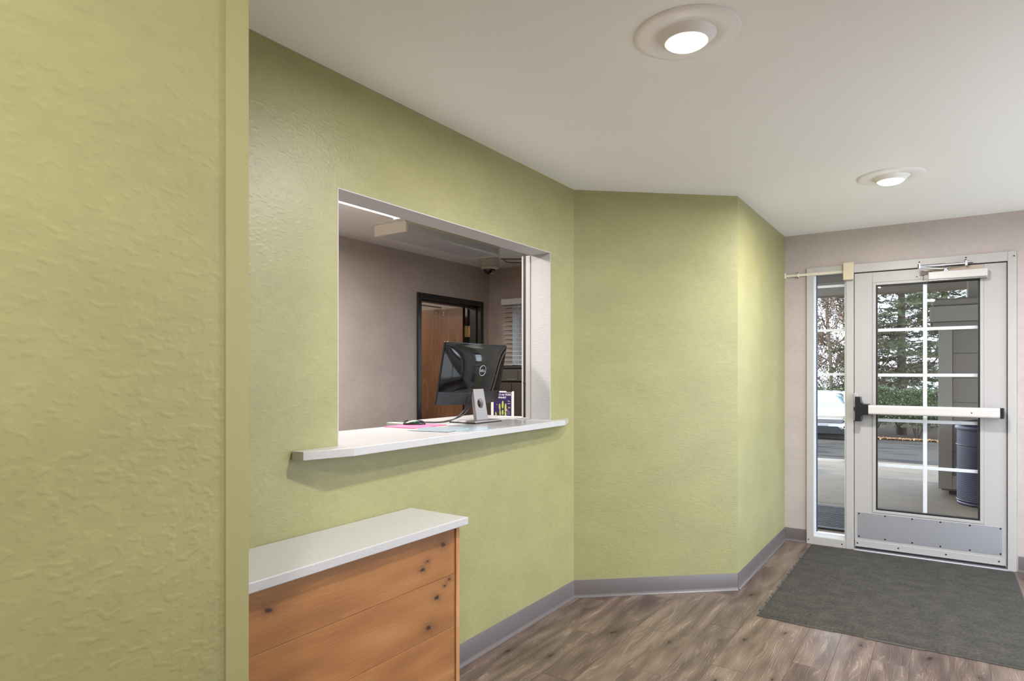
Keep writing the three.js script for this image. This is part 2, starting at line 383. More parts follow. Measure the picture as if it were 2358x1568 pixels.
// white lining of the service opening
struct('trim_2', [
  bx(AX - T, AX - 0.0, OP.y1 - 0.004, OP.y1, OP.z0, OP.z1),
  bx(AX - T, AX - 0.0, 1.08, OP.y1 - 0.004, OP.z0, OP.z0 + 0.004),
  bx(AX - T, AX - 0.0, 1.08, OP.y1 - 0.004, OP.z1 - 0.004, OP.z1),
].map(uvBox), M.reveal, 'white plastered reveal of the service opening');
{
  const w = structGroup('window_2', 'edge of the slid open service window at the right jamb', [AX - T - 0.02, 1.08, OP.z0]);
  const z = OP.z0 + 0.004, x = AX - T;
  mesh('window_jamb', bx(x - 0.034, x - 0.002, 1.08, OP.y1 - 0.004, z - 0.03, z + 0.004, 0.002), M.aluminium, w);
  mesh('seal', bx(x - 0.046, x - 0.034, 1.08, OP.y1 - 0.004, z - 0.03, z + 0.006), M.gasket, w);
  mesh('sash_edge', bx(x - 0.058, x - 0.046, 1.08, OP.y1 - 0.004, z - 0.03, z + 0.006, 0.002), M.aluminium, w);
  mesh('latch', rod([x - 0.04, 1.29, z + 0.006], [x - 0.04, 1.29, z + 0.010], 0.006), M.chrome, w);
  mesh('track', bx(x - 0.075, x - 0.0, 1.0805, 1.087, OP.z0 - 0.02, OP.z0 + 0.03, 0.002), M.aluminium, w);
}

// vinyl cove base along the walls
function cove(name, a, b, label, trimA = 0, trimB = 0) {   // a, b: [x, z]; room on the left hand when walking a to b
  const dx = b[0] - a[0], dz = b[1] - a[1], L = Math.hypot(dx, dz);
  const s = new THREE.Shape();
  s.moveTo(0, 0); s.lineTo(0.015, 0); s.lineTo(0.0145, 0.003); s.quadraticCurveTo(0.0045, 0.006, 0.0038, 0.02); s.lineTo(0.003, 0.1); s.quadraticCurveTo(0.0028, 0.104, 0, 0.104); s.lineTo(0, 0);
  const g = new THREE.ExtrudeGeometry(s, { depth: L - trimA - trimB, bevelEnabled: false, curveSegments: 6 });
  g.translate(0, 0.0005, trimA);
  g.rotateY(Math.atan2(dx, dz)); g.translate(a[0], 0, a[1]);
  const c = toCreasedNormals(g, 0.6);
  return struct(name, c, M.cove, label);
}
cove('baseboard_return', [CX, DZ], P2, 'grey cove base below the pale wall by the entrance');
cove('baseboard_slanted', P2, P1, 'grey cove base below the slanted wall');
cove('baseboard_left', P1, [AX, -1.94], 'grey cove base below the service window wall');
cove('baseboard_entry', [ENT.x0 - 0.002, DZ], [CX, DZ], 'short grey cove base left of the door frame');
cove('baseboard_right', [RX, DZ], [ENT.x1 + 0.012, DZ], 'grey cove base right of the door frame');
cove('baseboard_front', [RX, -1.0], [RX, DZ + 0.016], 'grey cove base below the glazed front');
cove('baseboard_near', [JOG, JOGZ + 0.042], [JOG, BACKZ], 'grey cove base below the near wall').visible = true;

console.log('shell');
// ---------------------------------------------------------------- entrance: frame, side window, door
const FZ = DZ + 0.018;                                 // frame face stands proud of the wall
{
  const f = structGroup('trim_3', 'white aluminium entrance frame', [-0.24, 0, DZ]);
  const zb = DZ - 0.1;
  mesh('jamb', bx(ENT.x0, -0.838, 0, ENT.y1, zb, FZ, 0.003), M.aluminium, f);
  mesh('mullion', bx(-0.612, -0.560, 0, ENT.y1, zb, FZ, 0.003), M.aluminium, f);
  mesh('jamb', bx(0.366, ENT.x1, 0, ENT.y1, zb, FZ, 0.003), M.aluminium, f);
  mesh('head', bx(-0.838, -0.612, 2.125, ENT.y1, zb, FZ - 0.001, 0.003), M.aluminium, f);
  mesh('head', bx(-0.560, 0.366, 2.105, ENT.y1, zb, FZ - 0.001, 0.003), M.aluminium, f);
  mesh('sill', bx(-0.838, -0.612, 0, 0.062, zb, FZ - 0.001, 0.003), M.aluminium, f);
  mesh('threshold', bx(-0.560, 0.366, 0, 0.014, DZ - 0.12, DZ + 0.05, 0.004), M.steel, f);
  mesh('door_stop', [bx(-0.560, -0.548, 0.014, 2.105, zb, DZ - 0.045), bx(0.354, 0.366, 0.014, 2.105, zb, DZ - 0.045), bx(-0.548, 0.354, 2.093, 2.105, zb, DZ - 0.045)], M.aluminium, f);
  for (const [x, y] of [[-0.875, 0.035], [-0.64, 0.03], [0.400, 2.135], [-0.14, 2.145], [0.135, 2.150], [0.135, 2.135]]) mesh('screw', rod([x, y, FZ - 0.002], [x, y, FZ + 0.0015], 0.0055, 0.0045, 10), M.screw, f);
  mesh('strike_plate', bx(-0.5605, -0.532, 0.985, 1.19, FZ - 0.001, FZ + 0.014, 0.003), M.steel, f);
}
{
  const w = structGroup('window_3', 'narrow side window left of the entrance door', [-0.725, 0.062, DZ - 0.04]);
  const x0 = -0.838, x1 = -0.612, y0 = 0.062, y1 = 2.125, b = 0.012;
  mesh('glazing_bead', [bx(x0, x0 + b, y0, y1, DZ - 0.055, DZ - 0.005), bx(x1 - b, x1, y0, y1, DZ - 0.055, DZ - 0.005), bx(x0 + b, x1 - b, y0, y0 + 0.03, DZ - 0.055, DZ - 0.005), bx(x0 + b, x1 - b, y1 - b, y1, DZ - 0.055, DZ - 0.005)], M.muntin, w);
  mesh('spacer', [bx(x0 + b, x0 + b + 0.006, y0 + 0.03, y1 - b, DZ - 0.052, DZ - 0.03)], M.gasketBlue, w);
  for (const y of [2.02, 1.676, 1.333, 1.0, 0.66]) mesh('muntin', bx(x0 + b + 0.006, x1 - b, y - 0.010, y + 0.010, DZ - 0.046, DZ - 0.036, 0.002), M.muntin, w);
  for (const z of [-0.030, -0.052]) { const g = new THREE.PlaneGeometry(x1 - x0 - 2 * b, y1 - y0 - 0.03 - b); g.translate((x0 + x1) / 2, (y0 + 0.03 + y1 - b) / 2, DZ + z); mesh('pane', g, M.glass, w); }
}
const DF = DZ + 0.006;                                  // inner face of the door leaf
const doorLeaf = structGroup('door_1', 'white glazed entrance door', [0.36, 0.018, DZ - 0.02]);
{
  const d = doorLeaf, zb = DZ - 0.042, x0 = -0.556, x1 = 0.362, y0 = 0.02, y1 = 2.098;
  const gx0 = -0.414, gx1 = 0.215, gy0 = 0.318, gy1 = 2.0;
  mesh('stile', bx(x0, gx0 - 0.022, y0, y1, zb, DF, 0.002), M.doorWhite, d);
  mesh('stile', bx(gx1 + 0.022, x1, y0, y1, zb, DF, 0.002), M.doorWhite, d);
  mesh('rail', bx(gx0 - 0.022, gx1 + 0.022, gy1 + 0.02, y1, zb, DF, 0.002), M.doorWhite, d);
  mesh('rail', bx(gx0 - 0.022, gx1 + 0.022, y0, gy0 - 0.02, zb, DF, 0.002), M.doorWhite, d);
  mesh('glazing_bead', [bx(gx0 - 0.0215, gx0, gy0 - 0.02, gy1 + 0.0195, zb, DF + 0.004, 0.002), bx(gx1, gx1 + 0.0215, gy0 - 0.02, gy1 + 0.0195, zb, DF + 0.004, 0.002), bx(gx0, gx1, gy0 - 0.0195, gy0, zb, DF + 0.004, 0.002), bx(gx0, gx1, gy1, gy1 + 0.0195, zb, DF + 0.004, 0.002)], M.doorWhite, d);
  const gk = 0.011;
  mesh('gasket', [bx(gx0, gx0 + gk, gy0, gy1, DF - 0.02, DF - 0.002), bx(gx1 - gk, gx1, gy0, gy1, DF - 0.02, DF - 0.002), bx(gx0 + gk, gx1 - gk, gy0, gy0 + gk, DF - 0.02, DF - 0.002), bx(gx0 + gk, gx1 - gk, gy1 - gk, gy1, DF - 0.02, DF - 0.002)], M.gasket, d);
  const mid = (gx0 + gx1) / 2 - 0.006, mw = 0.0125;
  mesh('muntin', bx(mid - mw, mid + mw, gy0 + gk, gy1 - gk, DF - 0.034, DF - 0.024, 0.002), M.muntin, d);
  for (let i = 1; i < 5; i++) {
    const y = gy0 + (gy1 - gy0) * i / 5;
    mesh('muntin', bx(gx0 + gk, mid - mw, y - 0.0115, y + 0.0115, DF - 0.033, DF - 0.025, 0.002), M.muntin, d);
    mesh('muntin', bx(mid + mw, gx1 - gk, y - 0.0115, y + 0.0115, DF - 0.033, DF - 0.025, 0.002), M.muntin, d);
  }
  for (const z of [-0.016, -0.044]) { const g = new THREE.PlaneGeometry(gx1 - gx0, gy1 - gy0); g.translate((gx0 + gx1) / 2, (gy0 + gy1) / 2, DF + z); mesh('pane', g, M.glass, d); }
  // kick plate
  const kp = mesh('kick_plate', bx(-0.535, 0.338, 0.096, 0.29, DF, DF + 0.002, 0.0008), M.steel, d);
  for (let i = 0; i < 6; i++) { const x = -0.525 + 0.853 * i / 5; for (const y of [0.107, 0.279]) mesh('screw', rod([x, y, DF + 0.001], [x, y, DF + 0.004], 0.0065, 0.005, 10), M.screw, kp); }
  const sw = mesh('door_sweep', bx(-0.55, 0.356, 0.03, 0.078, DF, DF + 0.006, 0.002), M.doorWhite, d);
  for (const x of [-0.535, -0.27, 0.02, 0.32]) mesh('screw', rod([x, 0.055, DF + 0.005], [x, 0.055, DF + 0.008], 0.006, 0.005, 10), M.screw, sw);
  mesh('brush_seal', bx(-0.55, 0.356, 0.0145, 0.0298, DF - 0.03, DF + 0.002), M.gasket, d);
  // push bar
  const py = 1.072, pz = DF + 0.075;
  const bar = mesh('push_bar', (() => {
    const s = new THREE.Shape(); const hh = 0.034, dp = 0.026;
    s.moveTo(-hh, -0.012); s.lineTo(-hh, dp - 0.012); s.quadraticCurveTo(-hh, dp, -hh + 0.014, dp + 0.001); s.lineTo(hh - 0.014, dp + 0.001); s.quadraticCurveTo(hh, dp, hh, dp - 0.012); s.lineTo(hh, -0.012); s.closePath();
    const g = new THREE.ExtrudeGeometry(s, { depth: 0.775, bevelEnabled: false, curveSegments: 8 });   // shape (y, z) swept along x
    const p = g.attributes.position, n = g.attributes.normal;
    for (let i = 0; i < p.count; i++) { const [a, b, c] = [p.getX(i), p.getY(i), p.getZ(i)]; p.setXYZ(i, c, a, b); const [e, f, h] = [n.getX(i), n.getY(i), n.getZ(i)]; n.setXYZ(i, h, e, f); }
    g.translate(-0.455, py, pz); return g;
  })(), M.barWhite, d);
  mesh('screw', rod([0.165, py - 0.002, pz + 0.026], [0.165, py - 0.002, pz + 0.0285], 0.004, 0.004, 10), M.screw, bar);
  mesh('bar_support', bx(-0.44, -0.40, py - 0.025, py + 0.025, DF, pz - 0.01, 0.004), M.black, d);
  mesh('bar_support', bx(0.315, 0.345, py - 0.03, py + 0.03, DF, pz + 0.012, 0.004), M.black, d);
  mesh('end_cap', bx(0.320, 0.342, py - 0.0355, py + 0.0355, pz - 0.014, pz + 0.028, 0.004), M.black, d);
  const s = new THREE.Shape();
  const o = [[-0.541, -0.085], [-0.506, -0.085], [-0.503, -0.05], [-0.495, -0.037], [-0.455, -0.036], [-0.455, 0.036], [-0.49, 0.037], [-0.505, 0.05], [-0.512, 0.09], [-0.541, 0.09]];
  s.moveTo(...o[0]); o.slice(1).forEach((q) => s.lineTo(...q)); s.closePath();
  const hg = new THREE.ExtrudeGeometry(s, { depth: 0.075, bevelEnabled: true, bevelSize: 0.004, bevelThickness: 0.008, bevelSegments: 3 });
  hg.translate(0, py, DF + 0.008);
  mesh('latch_housing', hg, M.black, d);
  mesh('latch_bolt', bx(-0.556, -0.540, py - 0.014, py + 0.014, DF + 0.012, DF + 0.05, 0.003), M.black, d);
  // closer
  const cx0 = -0.085, cx1 = 0.255, cy0 = 1.995, cy1 = 2.062, cz = DF + 0.062;
  mesh('closer_plate', bx(-0.09, 0.235, 2.04, 2.094, DF, DF + 0.004, 0.001), M.backPlate, d);
  const body = mesh('closer_body', bx(cx0, cx1, cy0 + 0.012, cy1, DF + 0.002, cz, 0.006), M.barWhite, d);
  mesh('closer_lip', bx(cx0, cx1, cy0, cy0 + 0.0119, DF + 0.002, cz - 0.006, 0.005), M.chrome, body);
  mesh('spindle', [rod([0.015, cy1, DF + 0.032], [0.015, cy1 + 0.022, DF + 0.032], 0.014), rod([0.015, cy1, DF + 0.032], [0.015, cy1 + 0.008, DF + 0.032], 0.024)], M.chrome, d);
  const arm = mesh('closer_arm', [rod([0.015, cy1 + 0.018, DF + 0.032], [-0.135, cy1 + 0.026, DF + 0.135], 0.008, 0.007), rod([-0.135, cy1 + 0.018, DF + 0.135], [-0.135, cy1 + 0.05, DF + 0.135], 0.012)], M.chrome, d);
  mesh('forearm', [bx(-0.02, 0.02, -0.004, 0.004, -0.004, 0.004), rod([-0.135, cy1 + 0.034, DF + 0.135], [0.01, cy1 + 0.04, DF + 0.085], 0.009, 0.012), rod([0.01, cy1 + 0.04, DF + 0.085], [0.135, cy1 + 0.046, DF + 0.042], 0.008)].slice(1), M.chrome, arm);
  mesh('arm_bracket', [rod([0.135, cy1 + 0.03, DF + 0.042], [0.135, cy1 + 0.064, DF + 0.042], 0.011), bx(0.10, 0.175, cy1 + 0.046, cy1 + 0.058, DF + 0.012, DF + 0.05, 0.003)], M.chrome, arm);
  for (const [x, y] of [[-0.115, 2.015], [-0.115, 2.03], [-0.115, 2.0455], [-0.155, 2.042], [-0.07, 2.072], [-0.035, 2.058]]) mesh('screw', rod([x, y, DF + 0.002], [x, y, DF + 0.0055], 0.0042, 0.0035, 8), M.screw, d);
}
// beige conduit and junction box beside the door head
{
  const c = thing('conduit', 'cream metal conduit running from the wall corner to the beige box', 'conduit', [-0.85, 2.125, DZ]);
  const y = 2.118;
  mesh('channel', bx(CX + 0.006, -0.629, y - 0.010, y + 0.010, DZ + 0.0005, DZ + 0.018 + 0.006, 0.003).translate(0, 0, 0), M.ivory, c);
  mesh('end_fitting', [bx(CX + 0.0005, CX + 0.012, y - 0.022, y + 0.022, DZ + 0.0005, DZ + 0.03, 0.003)], M.ivory, c);
  mesh('strap', bx(-0.958, -0.944, y - 0.021, y + 0.021, DZ + 0.0005, DZ + 0.028, 0.002), M.ivory, c);
  for (const dy of [-0.018, 0.018]) mesh('screw', rod([-0.951, y + dy, DZ + 0.027], [-0.951, y + dy, DZ + 0.030], 0.005, 0.004, 8), M.screw, c);
  const b = thing('junction_box', 'beige square box over the mullion beside the door', 'box', [-0.59, 2.06, FZ]);
  mesh('cover', bx(-0.628, -0.558, 2.05, 2.182, FZ + 0.0005, FZ + 0.04, 0.004), M.beige, b);
  for (const dy of [2.07, 2.162]) mesh('screw', rod([-0.593, dy, FZ + 0.039], [-0.593, dy, FZ + 0.042], 0.004, 0.004, 8), M.ivory, b);
}
// entrance carpet
{
  const m = thing('entrance_mat', 'worn grey carpet mat on the floor before the entrance door', 'mat', [-0.22, 0, -4.58]);
  const x0 = -0.85, x1 = 0.40, z0 = -5.43, z1 = -3.69, nx = 100, nz = 140;
  const g = new THREE.PlaneGeometry(x1 - x0, z1 - z0, nx, nz); g.rotateX(-Math.PI / 2); g.translate((x0 + x1) / 2, 0, (z0 + z1) / 2);
  const p = g.attributes.position, n1 = lattice(201, 30, 30), n2 = lattice(202, 90, 90);
  for (let i = 0; i < p.count; i++) {
    let x = p.getX(i), z = p.getZ(i); const u = (x - x0) / (x1 - x0), v = (z - z0) / (z1 - z0);
    const e = Math.min(u, 1 - u, 1 - v) ;
    const fray = 0.006 * n2(u * 90, v * 90) * (e < 0.012 ? 1 : 0);
    p.setXYZ(i, x + fray, 0.0075 + 0.0012 * n1(u * 30, v * 30) + 0.0008 * n2(u * 90, v * 90) + (e < 0.004 ? -0.004 : 0), z + fray);
  }
  g.computeVertexNormals();
  mesh('pile', uvBox(g), M.carpet, m);
  mesh('backing', bx(x0 - 0.003, x1 + 0.003, 0.0005, 0.004, z0, z1 + 0.004), M.carpetEdge, m);
  mesh('frayed_edge', bx(x0 + 0.2, x0 + 0.38, 0.0006, 0.0026, z1 + 0.0045, z1 + 0.014), M.carpetEdge, m); mesh('frayed_edge', bx(x0 + 0.52, x0 + 0.78, 0.0006, 0.003, z1 + 0.0045, z1 + 0.016), M.carpetEdge, m);
  mesh('worn_binding', Array.from({ length: 16 }, () => { const z = rr(z0 + 0.05, z1 - 0.08), l = rr(0.02, 0.09); return bx(x0 - rr(0.005, 0.012), x0 + 0.004, 0.0006, rr(0.005, 0.008), z, z + l, 0.001); }), M.carpetEdge, m);
}
console.log('entrance');

// ---------------------------------------------------------------- downlights
function downlight(x, z, label) {
  const t = thing('downlight', label, 'ceiling light', [x, H, z], 'round ceiling downlights');
  mesh('flange', lathe([[0.092, -0.001], [0.092, -0.006], [0.12, -0.009], [0.150, -0.008], [0.163, -0.005], [0.168, -0.0005]].reverse(), x, H, z, 64), M.flange, t);
  mesh('trim_ring', lathe([[0.062, -0.028], [0.066, -0.029], [0.072, -0.028], [0.084, -0.014], [0.094, -0.006]], x, H, z, 64), M.flange, t);
  mesh('lens', lathe([[0.0005, -0.044], [0.03, -0.043], [0.05, -0.039], [0.059, -0.034], [0.0615, -0.028], [0.0615, -0.01]], x, H, z, 48), M.lens, t);
  const l = new THREE.RectAreaLight(LAMP_COLOR, DOWNLIGHT, 0.11, 0.11);
  l.position.set(0, -0.046, 0); l.rotation.x = -Math.PI / 2; l.name = 'downlight_beam'; t.add(l);
}
downlight(-0.686, -2.024, 'large round ceiling downlight nearest the service window');
downlight(-0.24, -4.128, 'round ceiling downlight nearest the entrance door');
downlight(-0.15, 0.15, 'round ceiling downlight directly above the viewer');

// ---------------------------------------------------------------- service counter and things on it
const LY = 1.08;
tag(mesh('service_counter', prism([[AX + 0.004, -1.375], [AX + 0.05, -1.385], [-1.727, -1.56], [-1.757, -3.14], [AX + 0.004, -3.297], [AX + 0.001, OP.z0], [AX - T - 0.001, OP.z0 + 0.001], [AX - T - 0.001, -3.24], [-2.46, -3.24], [-2.46, -2.45], [-2.276, -2.45], [-2.276, -1.2], [AX - T - 0.001, -1.2], [AX - T - 0.001, OP.z1 - 0.001], [AX + 0.001, OP.z1 - 0.001]], LY - 0.03, LY, 0.002), M.quartz), 'white speckled quartz ledge through the service opening', 'counter');
{
  // monitor, back to the lobby
  const m = thing('computer_monitor', 'black computer monitor on a silver stand, back towards the lobby', 'monitor', [-2.08, LY, -2.735]);
  const zl = -2.45, zr = -2.985, top = [-2.050, 1.500], bot = [-2.113, 1.180];
  const tilt = Math.atan2(top[0] - bot[0], top[1] - bot[1]), cy = (top[1] + bot[1]) / 2, cx = (top[0] + bot[0]) / 2, W = zl - zr, HH = 0.326;
  // local frame: X away from lobby side out of the back (+x), Y up, Z along z; then tilted about z
  const place = (g) => { g.rotateZ(-tilt); g.translate(cx, cy, (zl + zr) / 2); return g; };
  mesh('screen_shell', place(new RoundedBoxGeometry(0.012, HH, W, 2, 0.003).translate(-0.008, 0, 0)), M.satinBlack, m);
  const bulge = (u, v) => 0.004 + 0.034 * Math.pow(Math.max(0, 1 - Math.pow(Math.abs(u), 2.6)), 1) * Math.pow(Math.max(0, 1 - Math.pow(Math.abs(v * 0.92 + 0.12), 2.4)), 0.8);
  function cover(v0, v1, nu, nv, off) {
    const pos = [], idx = [], uv = [];
    for (let j = 0; j <= nv; j++) for (let i = 0; i <= nu; i++) {
      const u = -1 + 2 * i / nu, v = v0 + (v1 - v0) * j / nv;
      pos.push(-0.002 + bulge(u, v) + off, v * HH / 2, u * W / 2); uv.push(i / nu, j / nv);
    }
    for (let j = 0; j < nv; j++) for (let i = 0; i < nu; i++) { const a = j * (nu + 1) + i, b = a + 1, c = a + nu + 1, d = c + 1; idx.push(a, c, b, b, c, d); }
    const g = new THREE.BufferGeometry(); g.setAttribute('position', new THREE.Float32BufferAttribute(pos, 3)); g.setAttribute('uv', new THREE.Float32BufferAttribute(uv, 2)); g.setIndex(idx); g.computeVertexNormals();
    return place(g);
  }
  const back = mesh('back_cover', cover(-0.56, 0.992, 40, 40, 0), M.gloss, m);
  mesh('lower_cover', cover(-0.992, -0.565, 40, 14, -0.0015), M.satinBlack, m);
  mesh('arm_mount', place(new RoundedBoxGeometry(0.03, 0.05, 0.11, 2, 0.006).translate(0.018, -0.118, 0.0)), M.satinBlack, m);
  // emblem: ring and letters
  const lx = -0.002 + bulge(0.1, 0.14) + 0.0008;
  const ring = new THREE.TorusGeometry(0.0275, 0.0016, 8, 40); ring.rotateY(Math.PI / 2); ring.translate(lx, 0.135 * HH / 2 + 0.002, -0.028);
  const font = await new FontLoader().loadAsync('fonts/droid/droid_sans_bold.typeface.json');
  const tg = new TextGeometry('DELL', { font, size: 0.0135, depth: 0.001, curveSegments: 3 }); tg.computeBoundingBox();
  tg.translate(-(tg.boundingBox.min.x + tg.boundingBox.max.x) / 2, -0.0067, 0); tg.rotateY(Math.PI / 2); tg.translate(lx - 0.0002, 0.135 * HH / 2 + 0.002, -0.028);
  mesh('emblem', [place(ring), place(tg)], M.logo, back);
  mesh('top_button', place(new RoundedBoxGeometry(0.004, 0.003, 0.012, 1, 0.001).translate(0, HH / 2 + 0.001, W / 2 - 0.012)), M.logo, m);
  // neck with round cable hole, leaning towards the panel
  const s = new THREE.Shape(); s.moveTo(-0.05, 0); s.lineTo(0.05, 0); s.lineTo(0.044, 0.165); s.lineTo(-0.044, 0.165); s.closePath();
  const hole = new THREE.Path(); hole.absarc(0, 0.088, 0.0265, 0, Math.PI * 2); s.holes.push(hole);
  const ng = new THREE.ExtrudeGeometry(s, { depth: 0.018, bevelEnabled: true, bevelSize: 0.001, bevelThickness: 0.001, bevelSegments: 1, curveSegments: 24 });
  ng.rotateY(Math.PI / 2); ng.rotateZ(0.17); ng.translate(-2.052, LY + 0.012, -2.735);
  mesh('neck', ng, M.silver, m);
  mesh('foot', bx(-2.17, -1.998, LY + 0.0005, LY + 0.013, -2.86, -2.625, 0.004), M.silver, m);
  mesh('foot_edge', bx(-2.172, -1.996, LY + 0.0003, LY + 0.007, -2.862, -2.623, 0.003), M.satinBlack, m);
  mesh('cable', [tube([[-2.10, LY + 0.15, -2.72], [-2.105, LY + 0.06, -2.66], [-2.14, LY + 0.015, -2.60], [-2.19, LY + 0.006, -2.545], [-2.27, LY + 0.006, -2.515], [-2.40, LY + 0.004, -2.51]], 0.0035), tube([[-2.105, LY + 0.15, -2.74], [-2.12, LY + 0.05, -2.70], [-2.19, LY + 0.008, -2.60], [-2.26, LY + 0.006, -2.55], [-2.41, LY + 0.006, -2.53]], 0.003)], M.cable, m);
}
{
  const g = new THREE.BoxGeometry(0.20, 0.003, 0.25); g.rotateY(0.06);
  const pad = tag(mesh('mouse_pad', new RoundedBoxGeometry(0.195, 0.003, 0.25, 2, 0.0014).rotateY(0.05).translate(-2.172, LY + 0.0018, -2.365), M.pink), 'flat pink mouse pad on the white ledge', 'mouse pad');
  const ms = thing('computer_mouse', 'black computer mouse with a green light on the pink pad', 'mouse', [-2.215, LY + 0.0035, -2.40]);
  const shell = new THREE.SphereGeometry(1, 28, 18, 0, Math.PI * 2, 0, Math.PI / 2); shell.scale(0.033, 0.024, 0.058);
  const p = shell.attributes.position; for (let i = 0; i < p.count; i++) { const z = p.getZ(i); p.setX(i, p.getX(i) * (1 - 0.12 * Math.cos(z * 40))); p.setY(i, p.getY(i) * (1 + 2.4 * z)); }
  shell.rotateY(2.2); shell.computeVertexNormals();
  const mo = (gg) => gg.translate(-2.215, LY + 0.0042, -2.40);
  mesh('shell', mo(shell), M.black, ms);
  mesh('base', mo(new THREE.CylinderGeometry(1, 1, 0.004, 28).scale(0.031, 1, 0.056).rotateY(2.2)), M.cable, ms);
  mesh('scroll_wheel', mo(new THREE.TorusGeometry(0.008, 0.003, 8, 20).rotateY(Math.PI / 2).translate(0, 0.012, -0.036).rotateY(2.2)), M.cable, ms);
  mesh('status_light', mo(new THREE.SphereGeometry(0.0045, 10, 8).translate(0.018, 0.017, 0.016)), M.led, ms);
  mesh('lead', tube([[-2.255, LY + 0.010, -2.372], [-2.268, LY + 0.008, -2.40], [-2.27, LY + 0.006, -2.46], [-2.28, LY + 0.005, -2.49], [-2.44, LY + 0.005, -2.48]], 0.002), M.cable, ms);
  tag(mesh('laminated_sheet', new RoundedBoxGeometry(0.216, 0.0012, 0.235, 1, 0.0005).rotateY(-0.06).translate(-1.868, LY + 0.0012, -2.385), M.blueSheet), 'pale blue glossy laminated sheet at the ledge front edge', 'sheet');
  tag(mesh('laminated_sheet', new RoundedBoxGeometry(0.216, 0.0012, 0.2, 1, 0.0005).rotateY(0.18).translate(-1.945, LY + 0.0028, -2.27), M.blueSheet), 'pale blue glossy sheet lying next to the pink pad', 'sheet');
  tag(mesh('paper_sheet', new RoundedBoxGeometry(0.2, 0.0012, 0.07, 1, 0.0005).rotateY(0.1).translate(-2.13, LY + 0.0014, -3.185), M.paper), 'narrow white paper strip at the far end of the ledge', 'paper');
}

// ---------------------------------------------------------------- low oak counter in the foreground recess
const LCZ0 = -1.957, LCZ1 = JOGZ - 0.003;
tag(mesh('countertop', prism([[AX + 0.002, LCZ1], [AX + 0.002, LCZ0], [-1.525, LCZ0], [-1.525, LCZ1]], 0.757, 0.787, 0.003), M.quartz), 'white quartz worktop on the low oak counter', 'worktop');
{
  const c = thing('oak_counter', 'low oak board counter with knots under the white worktop', 'counter', [-1.69, 0, -1.3]);
  const xf = -1.558, z0 = -1.938, z1 = LCZ1 - 0.002;
  mesh('carcass', bx(AX + 0.02, xf - 0.02, 0.02, 0.755, z0 + 0.02, z1), M.darkCabinet, c);
  const tops = [0.7565, 0.573, 0.373, 0.173, 0.0];
  for (let i = 0; i < 4; i++) {
    const y1 = tops[i] - 0.0006, y0 = tops[i + 1] + 0.0006 + (i === 3 ? 0.001 : 0);
    const g = new RoundedBoxGeometry(0.019, y1 - y0, z1 - z0 - 0.022, 1, 0.001).toNonIndexed();
    const p = g.attributes.position, uv = new Float32Array(p.count * 2);
    for (let k = 0; k < p.count; k++) { uv[2 * k] = (p.getY(k) + (y1 - y0) / 2) / 0.2; uv[2 * k + 1] = 0.5 - p.getZ(k) / 1.3; }
    g.setAttribute('uv', new THREE.BufferAttribute(uv, 2));
    g.translate(xf - 0.0095, (y0 + y1) / 2, (z0 + 0.022 + z1) / 2);
    mesh('board', g, M.oak[i], c);
  }
  const sg = bx(AX + 0.02, xf + 0.006, 0.001, 0.7565, z0, z0 + 0.021, 0.001);
  const su = sg.attributes.uv; for (let k = 0; k < su.count; k++) su.setXY(k, su.getX(k) * 3, su.getY(k) / 1.3);
  mesh('side_panel', sg, M.oakEdge, c);
}
console.log('counter');

// ---------------------------------------------------------------- office: ceiling fixtures, camera, door, window, cabinet
function fluorescent(x0, x1, z0, z1, lit, label) {
  const t = thing('fluorescent_fixture', label, 'ceiling light', [(x0 + x1) / 2, H, (z0 + z1) / 2], 'long office ceiling fixtures');
  const y = H - 0.083;
  const s = new THREE.Shape(); s.moveTo(x0 + 0.012, H - 0.0005); s.lineTo(x0, H - 0.012); s.lineTo(x0, y); s.lineTo(x1, y); s.lineTo(x1, H - 0.012); s.lineTo(x1 - 0.012, H - 0.0005); s.closePath();
  const end = (z) => { const g = new THREE.ExtrudeGeometry(s, { depth: 0.02, bevelEnabled: true, bevelSize: 0.003, bevelThickness: 0.002, bevelSegments: 2, bevelOffset: -0.003 }); g.translate(0, -0.001, z); return g; };
  mesh('end_cap', end(z0), M.fixture, t); mesh('end_cap', end(z1 - 0.02), M.fixture, t);
  mesh('housing', bx(x0 + 0.004, x1 - 0.004, H - 0.02, H - 0.0005, z0 + 0.02, z1 - 0.02), M.fixture, t);
  const b = new THREE.Shape(); b.moveTo(x0 + 0.006, H - 0.0202); b.lineTo(x0 + 0.008, y + 0.016); b.quadraticCurveTo(x0 + 0.012, y + 0.004, x0 + 0.03, y + 0.003); b.lineTo(x1 - 0.03, y + 0.003); b.quadraticCurveTo(x1 - 0.012, y + 0.004, x1 - 0.008, y + 0.016); b.lineTo(x1 - 0.006, H - 0.0202); b.closePath();
  const g = new THREE.ExtrudeGeometry(b, { depth: z1 - z0 - 0.048, bevelEnabled: false, curveSegments: 6 }); g.translate(0, 0, z0 + 0.024);
  mesh('diffuser', toCreasedNormals(g, 0.5), lit ? M.tubeLens : M.acrylic, t);
  if (lit) { const l = new THREE.RectAreaLight(new THREE.Color().setRGB(1, 0.95, 0.9), FLUORESCENT, x1 - x0 - 0.03, z1 - z0 - 0.06); l.position.set(0, -0.087, 0); l.rotation.x = -Math.PI / 2; l.name = 'fluorescent_beam'; t.add(l); }
}
fluorescent(-3.50, -3.18, -4.53, -3.36, false, 'unlit long ceiling fixture with a cream end cap, seen through the service opening');
fluorescent(-3.01, -2.69, -3.08, -1.88, true, 'lit long ceiling fixture seen as a bright strip under the opening head');
